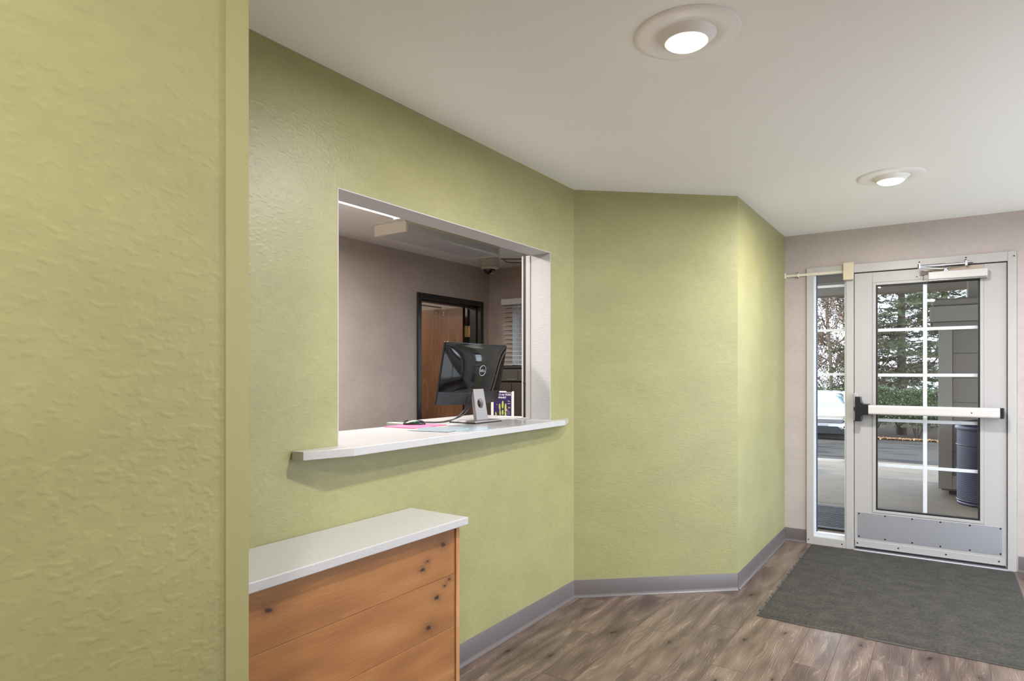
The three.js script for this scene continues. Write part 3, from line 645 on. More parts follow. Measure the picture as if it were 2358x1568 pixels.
{
  const t = thing('hall_ceiling_light', 'ceiling light in the hall behind the office door', 'ceiling light', [-5.1, H, -4.3]);
  mesh('housing', bx(-5.4, -4.8, H - 0.05, H - 0.0005, -4.6, -4.0, 0.01), M.fixture, t);
  mesh('diffuser', bx(-5.37, -4.83, H - 0.06, H - 0.0505, -4.57, -4.03, 0.004), M.tubeLens, t);
  const l = new THREE.RectAreaLight(new THREE.Color().setRGB(1, 0.93, 0.84), 9, 0.5, 0.5); l.position.set(0, -0.064, 0); l.rotation.x = -Math.PI / 2; l.name = 'hall_beam'; t.add(l);
}
{
  const x = -3.60, z = -4.95, t = thing('dome_camera', 'dome security camera with smoked glass on the office ceiling', 'camera', [x, H, z]);
  mesh('mount', lathe([[0.001, -0.0005], [0.088, -0.0005], [0.092, -0.004], [0.093, -0.078], [0.088, -0.082], [0.001, -0.082]].reverse(), x, H, z, 40), M.domeShell, t);
  mesh('trim_ring', lathe([[0.056, -0.104], [0.064, -0.108], [0.086, -0.098], [0.092, -0.086], [0.086, -0.083]], x, H, z, 40), M.domeShell, t);
  mesh('smoked_dome', lathe(Array.from({ length: 14 }, (_, i) => { const a = i / 13 * Math.PI / 2; return [0.0605 * Math.sin(a) + 0.0002, -0.102 - 0.056 * Math.cos(a)]; }), x, H, z, 40), M.domeSmoke, t);
  const w = tag(mesh('camera_wiring', [tube([[x + 0.10, H - 0.009, z - 0.05], [-3.35, H - 0.007, -5.12], [-3.05, H - 0.007, -5.3], [-2.9, H - 0.007, -5.40]], 0.006), tube([[x + 0.10, H - 0.009, z - 0.10], [-3.55, H - 0.007, -5.2], [-3.2, H - 0.007, -5.38], [-2.9, H - 0.007, -5.42]], 0.005)], M.wire), 'brown cables fixed along the office ceiling to the dome camera', 'cable');
}
{
  // dangling chain end by the window wall
  const p = [-3.18, 2.40, -5.42];
  const t = thing('pull_chain', 'short hanging pull with a dark knob near the office ceiling', 'pull cord', p);
  mesh('hook', tube([[p[0], 2.40, p[2]], [p[0] - 0.004, 2.425, p[2]], [p[0] + 0.01, H - 0.001, p[2]]], 0.004), M.wire, t);
  mesh('cord', rod([p[0], 2.40, p[2]], [p[0] - 0.012, 2.315, p[2]], 0.004), M.ivory, t);
  mesh('knob', new THREE.SphereGeometry(0.011, 12, 10).translate(p[0] - 0.012, 2.305, p[2]), M.black, t);
}
// office door frame and leaf
{
  const f = structGroup('trim_4', 'dark steel frame of the office doorway', [OFFX, 0, -4.87]);
  const z0 = -5.375, z1 = -4.367, w = 0.052, xa = OFFX - 0.16, xb = OFFX + 0.016, top = 2.085;
  mesh('jamb', bx(xa, xb, 0, top, z1 - w, z1 - 0.0005, 0.003), M.frameBlack, f);
  mesh('jamb', bx(xa, xb, 0, top, z0 + 0.0005, z0 + w, 0.003), M.frameBlack, f);
  mesh('head', bx(xa, xb, top - w, top - 0.0005, z0 + w, z1 - w, 0.003), M.frameBlack, f);
  mesh('door_stop', [bx(xa + 0.05, OFFX - 0.035, 0, top - w, z1 - w - 0.016, z1 - w), bx(xa + 0.05, OFFX - 0.035, 0, top - w, z0 + w, z0 + w + 0.016), bx(xa + 0.05, OFFX - 0.035, top - w - 0.016, top - w, z0 + w, z1 - w)], M.frameBlack, f);
  const d = structGroup('door_2', 'brown wood veneer office door standing open into the hall', [OFFX - 0.16, 0.01, -5.3]);
  const lz = -5.262, lx0 = -5.075, lx1 = -4.175;
  const lg = bx(lx0, lx1, 0.012, 2.03, lz - 0.042, lz, 0.001);
  const lu = lg.attributes.uv; for (let k = 0; k < lu.count; k++) lu.setXY(k, lu.getX(k) / 0.9, lu.getY(k) / 2.1);
  mesh('leaf', lg, M.doorWood, d);
  mesh('leaf_edge', bx(lx1 - 0.0005, lx1 + 0.003, 0.013, 2.029, lz - 0.041, lz - 0.001), M.doorEdge, d);
  for (const y of [0.25, 1.02, 1.78]) {
    const h = mesh('hinge', [bx(-4.172, -4.160, y - 0.057, y + 0.057, lz - 0.04, lz - 0.03), bx(-4.163, -4.10, y - 0.057, y + 0.057, z0 + w + 0.0005, z0 + w + 0.0035), rod([-4.168, y - 0.06, z0 + w + 0.01], [-4.168, y + 0.06, z0 + w + 0.01], 0.008)], M.brass, d);
    for (const dy of [-0.04, 0.04]) mesh('screw', rod([-4.125, y + dy, z0 + w + 0.003], [-4.125, y + dy, z0 + w + 0.005], 0.004), M.screw, h);
  }
  for (const x of [-4.41, -4.30]) for (const y of [1.965, 1.99]) mesh('bolt', rod([x - 0.13, y, lz - 0.001], [x - 0.13, y, lz + 0.003], 0.006), M.chrome, d);
  mesh('closer_arm', [rod([-4.48, 2.045, lz - 0.02], [-4.66, 2.075, lz + 0.20], 0.007), rod([-4.66, 2.075, lz + 0.20], [-4.40, 2.10, lz + 0.26], 0.007), rod([-4.66, 2.06, lz + 0.20], [-4.66, 2.10, lz + 0.20], 0.014)], M.chrome, d);
}
// office window and blind
{
  const w = structGroup('window_4', 'office window with white lining behind the blind', [(OWIN.x0 + OWIN.x1) / 2, OWIN.y0, DZ - 0.1]);
  const { x0, x1, y0, y1 } = OWIN, f = 0.045, za = DZ - 0.17, zb = DZ - 0.12, l = 0.006;
  mesh('lining', [bx(x0, x0 + l, y0, y1, zb, DZ + 0.001), bx(x1 - l, x1, y0, y1, zb, DZ + 0.001), bx(x0 + l, x1 - l, y1 - l, y1, zb, DZ + 0.001), bx(x0 + l, x1 - l, y0, y0 + l, zb, DZ + 0.02)], M.reveal, w);
  mesh('window_frame', [bx(x0, x0 + f, y0, y1, za, zb), bx(x1 - f, x1, y0, y1, za, zb), bx(x0 + f, x1 - f, y0, y0 + f, za, zb), bx(x0 + f, x1 - f, y1 - f, y1, za, zb)], M.aluminium, w);
  const fr = 0.03;
  mesh('sash', [bx(x0 + f, x0 + f + fr, y0 + f, y1 - f, za + 0.01, zb - 0.01), bx(x1 - f - fr, x1 - f, y0 + f, y1 - f, za + 0.01, zb - 0.01), bx(x0 + f + fr, x1 - f - fr, y0 + f, y0 + f + fr, za + 0.01, zb - 0.01), bx(x0 + f + fr, x1 - f - fr, y1 - f - fr, y1 - f, za + 0.01, zb - 0.01), bx((x0 + x1) / 2 - 0.02, (x0 + x1) / 2 + 0.02, y0 + f + fr, y1 - f - fr, za + 0.01, zb - 0.01)], M.muntin, w);
  const g = new THREE.PlaneGeometry(x1 - x0 - 2 * f, y1 - y0 - 2 * f); g.translate((x0 + x1) / 2, (y0 + y1) / 2, DZ - 0.145); mesh('pane', g, M.glass, w);
  const b = thing('window_blind', 'white slatted blind on the office window beside the printer', 'blind', [(x0 + x1) / 2, 1.0, DZ + 0.04]);
  const bx0 = -3.79, bx1 = -2.26;
  mesh('head_rail', bx(bx0, bx1, 2.045, 2.105, DZ + 0.012, DZ + 0.075, 0.004), M.slat, b);
  const pitch = 0.0455; let y = 2.02, n = 0;
  const sg = new RoundedBoxGeometry(bx1 - bx0 - 0.03, 0.0028, 0.05, 1, 0.001); sg.rotateX(0.1);
  for (; y > 1.0; y -= pitch, n++) { const o = new THREE.Mesh(sg, M.slat); o.name = 'slat'; o.position.set((bx0 + bx1) / 2 - b.position.x, y - b.position.y, 0.002); b.add(o); }
  mesh('bottom_rail', bx(bx0 + 0.015, bx1 - 0.015, y + 0.015, y + 0.033, DZ + 0.018, DZ + 0.066, 0.003), M.slat, b);
  for (const x of [bx0 + 0.18, (bx0 + bx1) / 2, bx1 - 0.18]) mesh('ladder_cord', [rod([x, y + 0.02, DZ + 0.014], [x, 2.05, DZ + 0.014], 0.0012, 0.0012, 5), rod([x, y + 0.02, DZ + 0.07], [x, 2.05, DZ + 0.07], 0.0012, 0.0012, 5)], M.slat, b);
}
// dark cabinet with printer and poster
{
  const c = thing('dark_cabinet', 'tall dark brown cabinet carrying the printer in the office', 'cabinet', [-2.85, 0, -4.35]);
  mesh('body', bx(-3.245, -2.30, 0, 1.27, -4.6, -4.12, 0.004), M.darkCabinet, c);
  mesh('door', bx(-3.24, -2.775, 0.06, 1.262, -4.1195, -4.104, 0.003), M.darkCabinet, c);
  mesh('door', bx(-2.772, -2.305, 0.06, 1.262, -4.1195, -4.104, 0.003), M.darkCabinet, c);
  const p = thing('office_printer', 'flat black printer on the dark cabinet below the blind', 'printer', [-2.80, 1.27, -4.35]);
  mesh('body', bx(-3.06, -2.55, 1.2745, 1.375, -4.56, -4.14, 0.012), M.printer, p);
  mesh('scanner_lid', bx(-3.055, -2.555, 1.3765, 1.403, -4.555, -4.145, 0.008), M.printerDark, p);
  mesh('paper_feed', bx(-3.02, -2.83, 1.4035, 1.409, -4.35, -4.2, 0.002), M.silver, p);
  mesh('front_cover', bx(-2.845, -2.735, 1.295, 1.365, -4.1395, -4.136, 0.002), M.printer, p);
  mesh('cover_edge', bx(-2.84, -2.745, 1.2915, 1.2945, -4.139, -4.133, 0.001), M.silver, p);
  for (const [fx, fz] of [[-3.02, -4.52], [-2.59, -4.52], [-3.02, -4.18], [-2.59, -4.18]]) mesh('foot', bx(fx - 0.015, fx + 0.015, 1.2705, 1.2745, fz - 0.015, fz + 0.015), M.printerDark, p);
  // poster print
  const cv = document.createElement('canvas'); cv.width = 512; cv.height = 660; const k = cv.getContext('2d');
  k.fillStyle = '#f0edea'; k.fillRect(0, 0, 512, 660); k.fillStyle = '#2f2358'; k.fillRect(58, 26, 396, 608);
  k.fillStyle = '#f6f3f6'; k.textAlign = 'center'; k.font = 'bold 52px sans-serif'; k.fillText("What's on YOUR", 256, 82, 372); k.fillText('Hands?', 250, 134);
  const lime = '#c3cf62', olive = '#b9bd5c', rose = '#d9a58c';
  const finger = (x, y, w, h, a, col) => { k.save(); k.translate(x, y); k.rotate(a); k.fillStyle = col; k.beginPath(); k.ellipse(0, 0, w, h, 0, 0, 7); k.fill(); k.restore(); };
  finger(196, 290, 20, 62, -0.06, olive); finger(206, 400, 19, 56, -0.06, olive); finger(263, 250, 21, 72, 0, lime); finger(263, 390, 19, 50, 0.02, lime);
  finger(325, 300, 20, 76, 0.05, lime); finger(324, 420, 19, 54, -0.05, lime); finger(112, 430, 17, 46, -0.15, olive); finger(126, 500, 16, 44, -0.3, lime);
  finger(262, 540, 66, 74, 0, lime); finger(280, 530, 34, 40, 0.3, rose); finger(428, 548, 20, 46, 0.35, olive); finger(390, 610, 40, 22, -0.6, lime);
  finger(346, 345, 20, 22, 0, rose); finger(140, 535, 22, 22, 0, rose);
  k.strokeStyle = '#e8dcc0'; k.lineWidth = 9; for (const [a, b, c2, d] of [[372, 176, 420, 186], [366, 232, 424, 222], [364, 500, 398, 510], [120, 250, 140, 252], [118, 182, 126, 186]]) { k.beginPath(); k.moveTo(a, b); k.lineTo(c2, d); k.stroke(); }
  k.strokeStyle = '#d7c98d'; k.lineWidth = 6; k.strokeRect(386, 288, 34, 22);
  k.fillStyle = '#8f86b0'; for (let i = 0; i < 6; i++) k.fillRect(356, 350 + i * 14, [50, 64, 70, 56, 70, 76][i], 6); for (let i = 0; i < 2; i++) k.fillRect(356, 450 + i * 12, [82, 34][i], 5);
  const pt = new THREE.CanvasTexture(cv); pt.colorSpace = THREE.SRGBColorSpace;
  const po = thing('poster', 'purple hand hygiene poster with green hand print clipped to the cabinet', 'poster', [-2.845, 0.92, -4.1]);
  const px0 = -2.965, px1 = -2.745, py0 = 0.92, py1 = 1.202;
  const sheet = new THREE.BoxGeometry(px1 - px0, py1 - py0, 0.0014); sheet.translate((px0 + px1) / 2, (py0 + py1) / 2, -4.099);
  mesh('sheet', sheet, std({ map: pt, roughness: 0.4 }), po);
  mesh('binder_clip', [bx(-2.815, -2.765, 1.196, 1.212, -4.1035, -4.092, 0.003), rod([-2.80, 1.205, -4.093], [-2.80, 1.222, -4.095], 0.0015), rod([-2.78, 1.205, -4.093], [-2.78, 1.222, -4.095], 0.0015)], M.black, po);
}
console.log('office');

// ---------------------------------------------------------------- outdoors
const gy = (z) => z > -9.5 ? -0.02 : z > -22.4 ? -0.02 - 0.057 * (-9.5 - z) : -0.755 - 0.075 * (Math.min(-z, 30) - 22.4);
function slab(x0, x1, z0, z1, th = 0.1, up = 0) {      // four-cornered slab that follows the fall of the ground
  const y = (z) => gy(z) + up, P = [[x0, y(z1), z1], [x1, y(z1), z1], [x1, y(z0), z0], [x0, y(z0), z0]];
  const B = P.map(([a, b, c]) => [a, b - th, c]), pos = [];
  const q = (a, b, c, d) => pos.push(...a, ...b, ...c, ...a, ...c, ...d);
  q(...P); q(B[3], B[2], B[1], B[0]); for (let i = 0; i < 4; i++) { const j = (i + 1) % 4; q(B[i], B[j], P[j], P[i]); }
  const g = new THREE.BufferGeometry(); g.setAttribute('position', new THREE.Float32BufferAttribute(pos, 3)); g.computeVertexNormals();
  return uvBox(g);
}
{
  const apron = struct('pavement', [slab(-14, 9, -9.5, DZ - OUT, 0.3, -0.08), slab(-14, 9, -12.9, -9.5, 0.3, -0.08)], M.soil, 'concrete apron outside the entrance');
  const zs = [DZ - OUT - 0.005, -7.4, -9.5, -11.2, -12.85], xs = [-14, -11.2, -8.4, -5.6, -2.6, 0.35, 3.2, 6.1, 9];
  for (let j = 0; j < 4; j++) for (let i = 0; i < 8; i++) mesh('concrete_slab', slab(xs[i] + 0.006, xs[i + 1] - 0.006, zs[j + 1] + 0.006, zs[j] - 0.006, 0.07), M.concrete, apron);
  struct('road', [slab(-60, 60, -22.4, -12.86, 0.3, -0.02), slab(-60, 60, -27.7, -22.4, 0.3, -0.02)], M.asphalt, 'wet grey asphalt lot outside');
  struct('ground', [slab(-60, 60, -30, -27.7, 0.3, 0.02), slab(-60, 60, -110, -30, 0.3, 0.02)], M.soil, 'brown mulch and thin grass beyond the lot');
  struct('walkway', bx(RX + OUT, 12, -0.3, -0.02, -5.68, 12), M.paleConcrete, 'pale concrete walkway along the glazed front');
  struct('lawn', [bx(12, 60, -0.3, -0.05, -5.7, 40), bx(RX + OUT, 12, -0.3, -0.05, 12, 40), bx(-60, HALLX - 0.4, -0.3, -0.05, -5.7, 40), bx(-60, -14, -0.3, -0.05, -12.8, -5.7), bx(9, 60, -0.5, -0.06, -12.8, -5.7)], M.grass, 'lawn beside the building');
}
{
  // canopy over the entrance
  const c = thing('entrance_canopy', 'taupe canopy roof with edge beam over the entrance outside', 'canopy', [0, 2.5, -8]);
  mesh('soffit', bx(-2.3, 6, 2.78, 2.95, -10.6, DZ - OUT - 0.002), M.soffit, c);
  mesh('edge_beam', bx(-2.3, 6, 2.47, 2.78, -10.6, -10.3, 0.006), M.soffit, c);
  mesh('beam_trim', bx(-2.3, 6, 2.66, 2.78, -10.3, -10.26, 0.004), M.sidingTrim, c);
  for (const x of [-1.45, 1.7, 3.2, 4.7]) mesh('soffit_batten', bx(x - 0.05, x + 0.05, 2.755, 2.78, -10.26, DZ - OUT - 0.003), M.sidingTrim, c);
  mesh('roof', prism([[-2.5, -10.9], [6.2, -10.9], [6.2, DZ - OUT - 0.002], [-2.5, DZ - OUT - 0.002]], 2.951, 3.15), M.stucco, c);
  // pier with cap and upper column
  const p = thing('clad_pier', 'wide taupe clad pier with a cap behind the blue bin', 'column', [0.55, -0.02, -9.1]);
  const zf = -8.6, x0 = -0.04, x1 = 1.14, yb = 0.05;
  mesh('core', bx(x0 + 0.03, x1 - 0.03, yb - 0.02, 1.83, -9.6, zf - 0.03), M.siding, p);
  mesh('footing', bx(x0 + 0.1, x1 - 0.1, -0.08, yb + 0.0, -9.5, zf - 0.09), M.rubberEdge, p);
  mesh('corner_board', bx(x0, x0 + 0.13, yb, 1.83, zf - 0.12, zf, 0.004), M.sidingTrim, p);
  mesh('corner_board', bx(x1 - 0.13, x1, yb, 1.83, zf - 0.12, zf, 0.004), M.sidingTrim, p);
  mesh('base_board', bx(x0 + 0.131, x1 - 0.131, yb, 0.2, zf - 0.12, zf - 0.002, 0.004), M.sidingTrim, p);
  for (let y = 0.2, i = 0; y < 1.82; y += 0.272, i++) mesh('siding_board', bx(x0 + 0.132, x1 - 0.132, y + 0.002, Math.min(y + 0.27, 1.826), zf - 0.06, zf - 0.018 - 0.002 * (i % 2), 0.004), M.siding, p);
  mesh('cap_moulding', bx(x0 - 0.05, x1 + 0.05, 1.83, 1.91, -9.66, zf + 0.03, 0.004), M.siding, p);
  mesh('cap', bx(x0 - 0.08, x1 + 0.08, 1.911, 2.085, -9.7, zf + 0.06, 0.006), M.sidingTrim, p);
  mesh('cap_top', bx(x0 - 0.06, x1 + 0.06, 2.086, 2.17, -9.68, zf + 0.04, 0.03), M.siding, p);
  mesh('upper_post', bx(0.24, 0.88, 2.171, 2.779, -9.45, zf - 0.2, 0.004), M.siding, p);
}
{
  const x = 0.385, z = -8.2, y = -0.02, t = thing('litter_bin', 'dark blue perforated steel litter bin beside the clad pier', 'litter bin', [x, y, z]);
  const uvL = (g) => { const u = g.attributes.uv; for (let i = 0; i < u.count; i++) u.setXY(i, u.getX(i) * 6, u.getY(i) * 1); return g; };
  const body = new THREE.CylinderGeometry(0.262, 0.262, 1, 56, 1, true);
  const band = (y0, y1) => { const g = body.clone(); g.scale(1, y1 - y0, 1); g.translate(x, y + (y0 + y1) / 2, z); return uvL(g); };
  mesh('perforated_shell', band(0.05, 0.36), M.binMesh, t); mesh('perforated_shell', band(0.62, 0.78), M.binMesh, t);
  mesh('panel', [band(0.36, 0.62)], M.binBlue, t);
  mesh('hoop', [0.05, 0.36, 0.62, 0.78].map((h) => { const g = new THREE.TorusGeometry(0.263, 0.008, 8, 56); g.rotateX(Math.PI / 2); g.translate(x, y + h, z); return g; }), M.binBlue, t);
  mesh('foot_ring', lathe([[0.24, 0.002], [0.258, 0.002], [0.262, 0.05], [0.001, 0.05]], x, y, z, 56), M.binBlue, t);
  mesh('lid', lathe([[0.276, 0.775], [0.28, 0.80], [0.27, 0.82], [0.20, 0.86], [0.13, 0.872], [0.125, 0.855], [0.001, 0.80]], x, y, z, 56), M.binBlue, t);
  const m = thing('scraper_mat', 'black ridged rubber mat on the pavement outside the side window', 'mat', [-0.9, -0.02, -6.68]);
  mesh('pad', bx(-1.75, -0.12, -0.0195, -0.006, -7.14, -6.2), M.rubber, m);
  mesh('border', [bx(-1.79, -0.08, -0.0195, -0.004, -7.2, -7.14, 0.002), bx(-1.79, -0.08, -0.0195, -0.004, -6.2, -6.13, 0.002), bx(-1.79, -1.75, -0.0195, -0.004, -7.14, -6.2, 0.002), bx(-0.12, -0.08, -0.0195, -0.004, -7.14, -6.2, 0.002)], M.rubberEdge, m);
  mesh('rib', Array.from({ length: 17 }, (_, i) => bx(-1.74, -0.13, -0.007, -0.002, -7.12 + i * 0.0545, -7.12 + i * 0.0545 + 0.02)), M.rubber, m);
}
// parked car, nose to the building
{
  const c = thing('parked_car', 'white parked sedan with a chrome grille seen through the side window', 'car', [-3.22, gy(-22.4), -22.4]);
  c.rotation.y = 0.12; const L = 4.7;
  // stations along the car from nose (z = 0) to tail (z = -L): [z, half width, bottom, top]
  const st = [[0.02, 0.62, 0.30, 0.62], [-0.06, 0.74, 0.22, 0.70], [-0.22, 0.84, 0.19, 0.77], [-0.5, 0.90, 0.18, 0.85], [-0.9, 0.92, 0.18, 0.93], [-1.35, 0.925, 0.18, 0.985], [-2.0, 0.925, 0.18, 0.99], [-3.2, 0.925, 0.18, 1.0], [-4.0, 0.91, 0.2, 1.03], [-4.45, 0.86, 0.24, 1.02], [-4.65, 0.76, 0.32, 0.95], [-4.7, 0.6, 0.45, 0.85]];
  const loft = (S, e, n = 40, shape) => {
    const pos = [], idx = [];
    S.forEach(([z, w, b, t]) => { for (let i = 0; i <= n; i++) { const a = i / n * Math.PI * 2, ca = Math.cos(a), sa = Math.sin(a); const px = Math.sign(ca) * Math.pow(Math.abs(ca), e) * w, py = (b + t) / 2 + Math.sign(sa) * Math.pow(Math.abs(sa), e) * (t - b) / 2; pos.push(px, py, z); } });
    const m = n + 1; for (let j = 0; j < S.length - 1; j++) for (let i = 0; i < n; i++) { const a = j * m + i, b = a + 1, d = a + m, f = d + 1; idx.push(a, d, b, b, d, f); }
    for (const [j, flip] of [[0, false], [S.length - 1, true]]) { const base = pos.length / 3; pos.push(0, (S[j][2] + S[j][3]) / 2, S[j][0]); for (let i = 0; i < n; i++) idx.push(...(flip ? [base, j * m + i + 1, j * m + i] : [base, j * m + i, j * m + i + 1])); }
    const g = new THREE.BufferGeometry(); g.setAttribute('position', new THREE.Float32BufferAttribute(pos, 3)); g.setIndex(idx); g.computeVertexNormals(); return g;
  };
  local('body', loft(st, 0.42), M.carPaint, c);
  // cabin: glass block, roof skin and pillars
  const cab = [[-1.15, 0.70, 0.9, 0.955], [-1.5, 0.74, 0.9, 1.15], [-1.95, 0.70, 0.9, 1.385], [-2.25, 0.66, 0.9, 1.44], [-3.0, 0.66, 0.9, 1.45], [-3.5, 0.67, 0.9, 1.38], [-4.05, 0.66, 0.9, 1.1], [-4.25, 0.6, 0.9, 1.02]];
  local('window_glass', loft(cab, 0.5), M.carGlass, c);
  const roof = [[-1.98, 0.62, 1.37, 1.41], [-2.25, 0.63, 1.385, 1.458], [-3.0, 0.63, 1.39, 1.468], [-3.5, 0.62, 1.36, 1.40]];
  local('roof', loft(roof, 0.6), M.carPaint, c);
  for (const s of [-1, 1]) {
    local('pillar', rod([s * 0.735, 0.97, -1.25], [s * 0.665, 1.385, -2.0], 0.032, 0.03, 10), M.carPaint, c);
    local('pillar', rod([s * 0.66, 1.38, -3.45], [s * 0.70, 1.03, -4.15], 0.06, 0.05, 10), M.carPaint, c);
    local('mirror', new THREE.SphereGeometry(0.1, 14, 10).scale(1, 0.7, 0.6).translate(s * 0.98, 1.02, -1.6), M.carPaint, c);
    const hl = new THREE.SphereGeometry(0.16, 18, 12).scale(1.15, 0.42, 1.1).translate(s * 0.70, 0.665, -0.17); local('headlamp', hl, M.chrome, c);
    const fl = local('fog_lamp_pocket', new THREE.SphereGeometry(0.13, 16, 10).scale(1.1, 0.6, 0.6).translate(s * 0.68, 0.36, -0.06), M.tyre, c);
    local('lamp_blade', rod([s * 0.56, 0.40, 0.06], [s * 0.68, 0.32, 0.05], 0.014, 0.01, 8), M.chrome, fl);
    for (const z of [-0.92, -3.72]) { const w = new THREE.CylinderGeometry(0.33, 0.33, 0.23, 28); w.rotateZ(Math.PI / 2); w.translate(s * 0.82, 0.33, z); const o = local('wheel', w, M.tyre, c); const h = new THREE.CylinderGeometry(0.2, 0.2, 0.24, 20); h.rotateZ(Math.PI / 2); h.translate(s * 0.825, 0.33, z); local('hub', h, M.silver, o); }
  }
  const grille = local('grille', (() => { const s = new THREE.Shape(); s.moveTo(-0.62, 0.63); s.lineTo(0.62, 0.63); s.lineTo(0.70, 0.565); s.lineTo(0.60, 0.51); s.lineTo(-0.60, 0.51); s.lineTo(-0.70, 0.565); s.closePath(); const g = new THREE.ExtrudeGeometry(s, { depth: 0.05, bevelEnabled: false }); g.translate(0, 0, -0.005); return g; })(), M.tyre, c);
  for (let i = 0; i < 5; i++) local('grille_bar', bx(-0.60 - 0.05 * (1 - Math.abs(i - 2) / 2), 0.60 + 0.05 * (1 - Math.abs(i - 2) / 2), 0.522 + i * 0.0235, 0.532 + i * 0.0235, 0.04, 0.058, 0.003), M.chrome, grille);
  local('lower_intake', (() => { const s = new THREE.Shape(); s.moveTo(-0.48, 0.40); s.lineTo(0.48, 0.40); s.lineTo(0.62, 0.30); s.lineTo(0.72, 0.17); s.lineTo(-0.72, 0.17); s.lineTo(-0.62, 0.30); s.closePath(); const g = new THREE.ExtrudeGeometry(s, { depth: 0.05, bevelEnabled: false }); g.translate(0, 0, 0.0); return g; })(), M.tyre, c);
  local('underbody', bx(-0.80, 0.80, 0.03, 0.24, -4.4, -0.12), M.tyre, c);
  local('plate_panel', bx(-0.2, 0.2, 0.41, 0.495, 0.0, 0.055, 0.006), M.silver, c);
  local('wiper', rod([-0.5, 0.972, -1.2], [0.2, 0.985, -1.24], 0.01, 0.008, 6), M.tyre, c);
}
console.log('outdoor hard');
// plants
const V = (x, y, z) => new THREE.Vector3(x, y, z);
function instanced(name, geo, mat, spots, parent, colors) {
  const o = new THREE.InstancedMesh(geo, mat, spots.length), q = new THREE.Quaternion(), s = new THREE.Vector3(), m = new THREE.Matrix4(), col = new THREE.Color(), v = origin(parent);
  spots.forEach((p, i) => { q.setFromEuler(new THREE.Euler(p.rx ?? 0, p.ry ?? 0, p.rz ?? 0, 'YXZ')); s.setScalar(p.s ?? 1); m.compose(V(p.x - v.x, p.y - v.y, p.z - v.z), q, s); o.setMatrixAt(i, m); const c = colors[Math.floor(rnd() * colors.length)], k = rr(0.8, 1.2); o.setColorAt(i, col.setRGB(c[0] * k, c[1] * k, c[2] * k)); });
  o.name = name; o.userData.kind = 'stuff'; parent.add(o); return o;
}
const leafGeo = (() => { const g = new THREE.BufferGeometry(); g.setAttribute('position', new THREE.Float32BufferAttribute([0, 0, 0, 0.32, 0.42, 0.1, 0, 1, -0.05, 0, 0, 0, 0, 1, -0.05, -0.32, 0.45, 0.1], 3)); g.computeVertexNormals(); return g; })();
const sprayGeo = (() => {                                // a tuft of pine needles
  const pos = [], r = (a, b) => rr(a, b);
  for (let i = 0; i < 22; i++) { const a = r(0, 6.28), e = r(0.25, 1.25), d = V(Math.cos(a) * Math.sin(e), Math.sin(a) * Math.sin(e) * 0.6 + 0.1, Math.cos(e)), n = V(r(-1, 1), r(-1, 1), r(-1, 1)).cross(d).normalize().multiplyScalar(0.018), b = r(0, 0.35), l = r(0.6, 1); pos.push(n.x, n.y, n.z + b, -n.x, -n.y, -n.z + b, d.x * l, d.y * l, d.z * l + b); }
  const g = new THREE.BufferGeometry(); g.setAttribute('position', new THREE.Float32BufferAttribute(pos, 3)); g.computeVertexNormals(); return g;
})();
const BROWN = [[0.13, 0.08, 0.05], [0.18, 0.11, 0.065], [0.1, 0.07, 0.05], [0.2, 0.14, 0.09]];
const PINE = [[0.07, 0.085, 0.035], [0.1, 0.11, 0.05], [0.12, 0.12, 0.06], [0.05, 0.065, 0.035]];
const HEDGE = [[0.05, 0.075, 0.03], [0.08, 0.10, 0.045], [0.035, 0.055, 0.025], [0.12, 0.13, 0.07]];
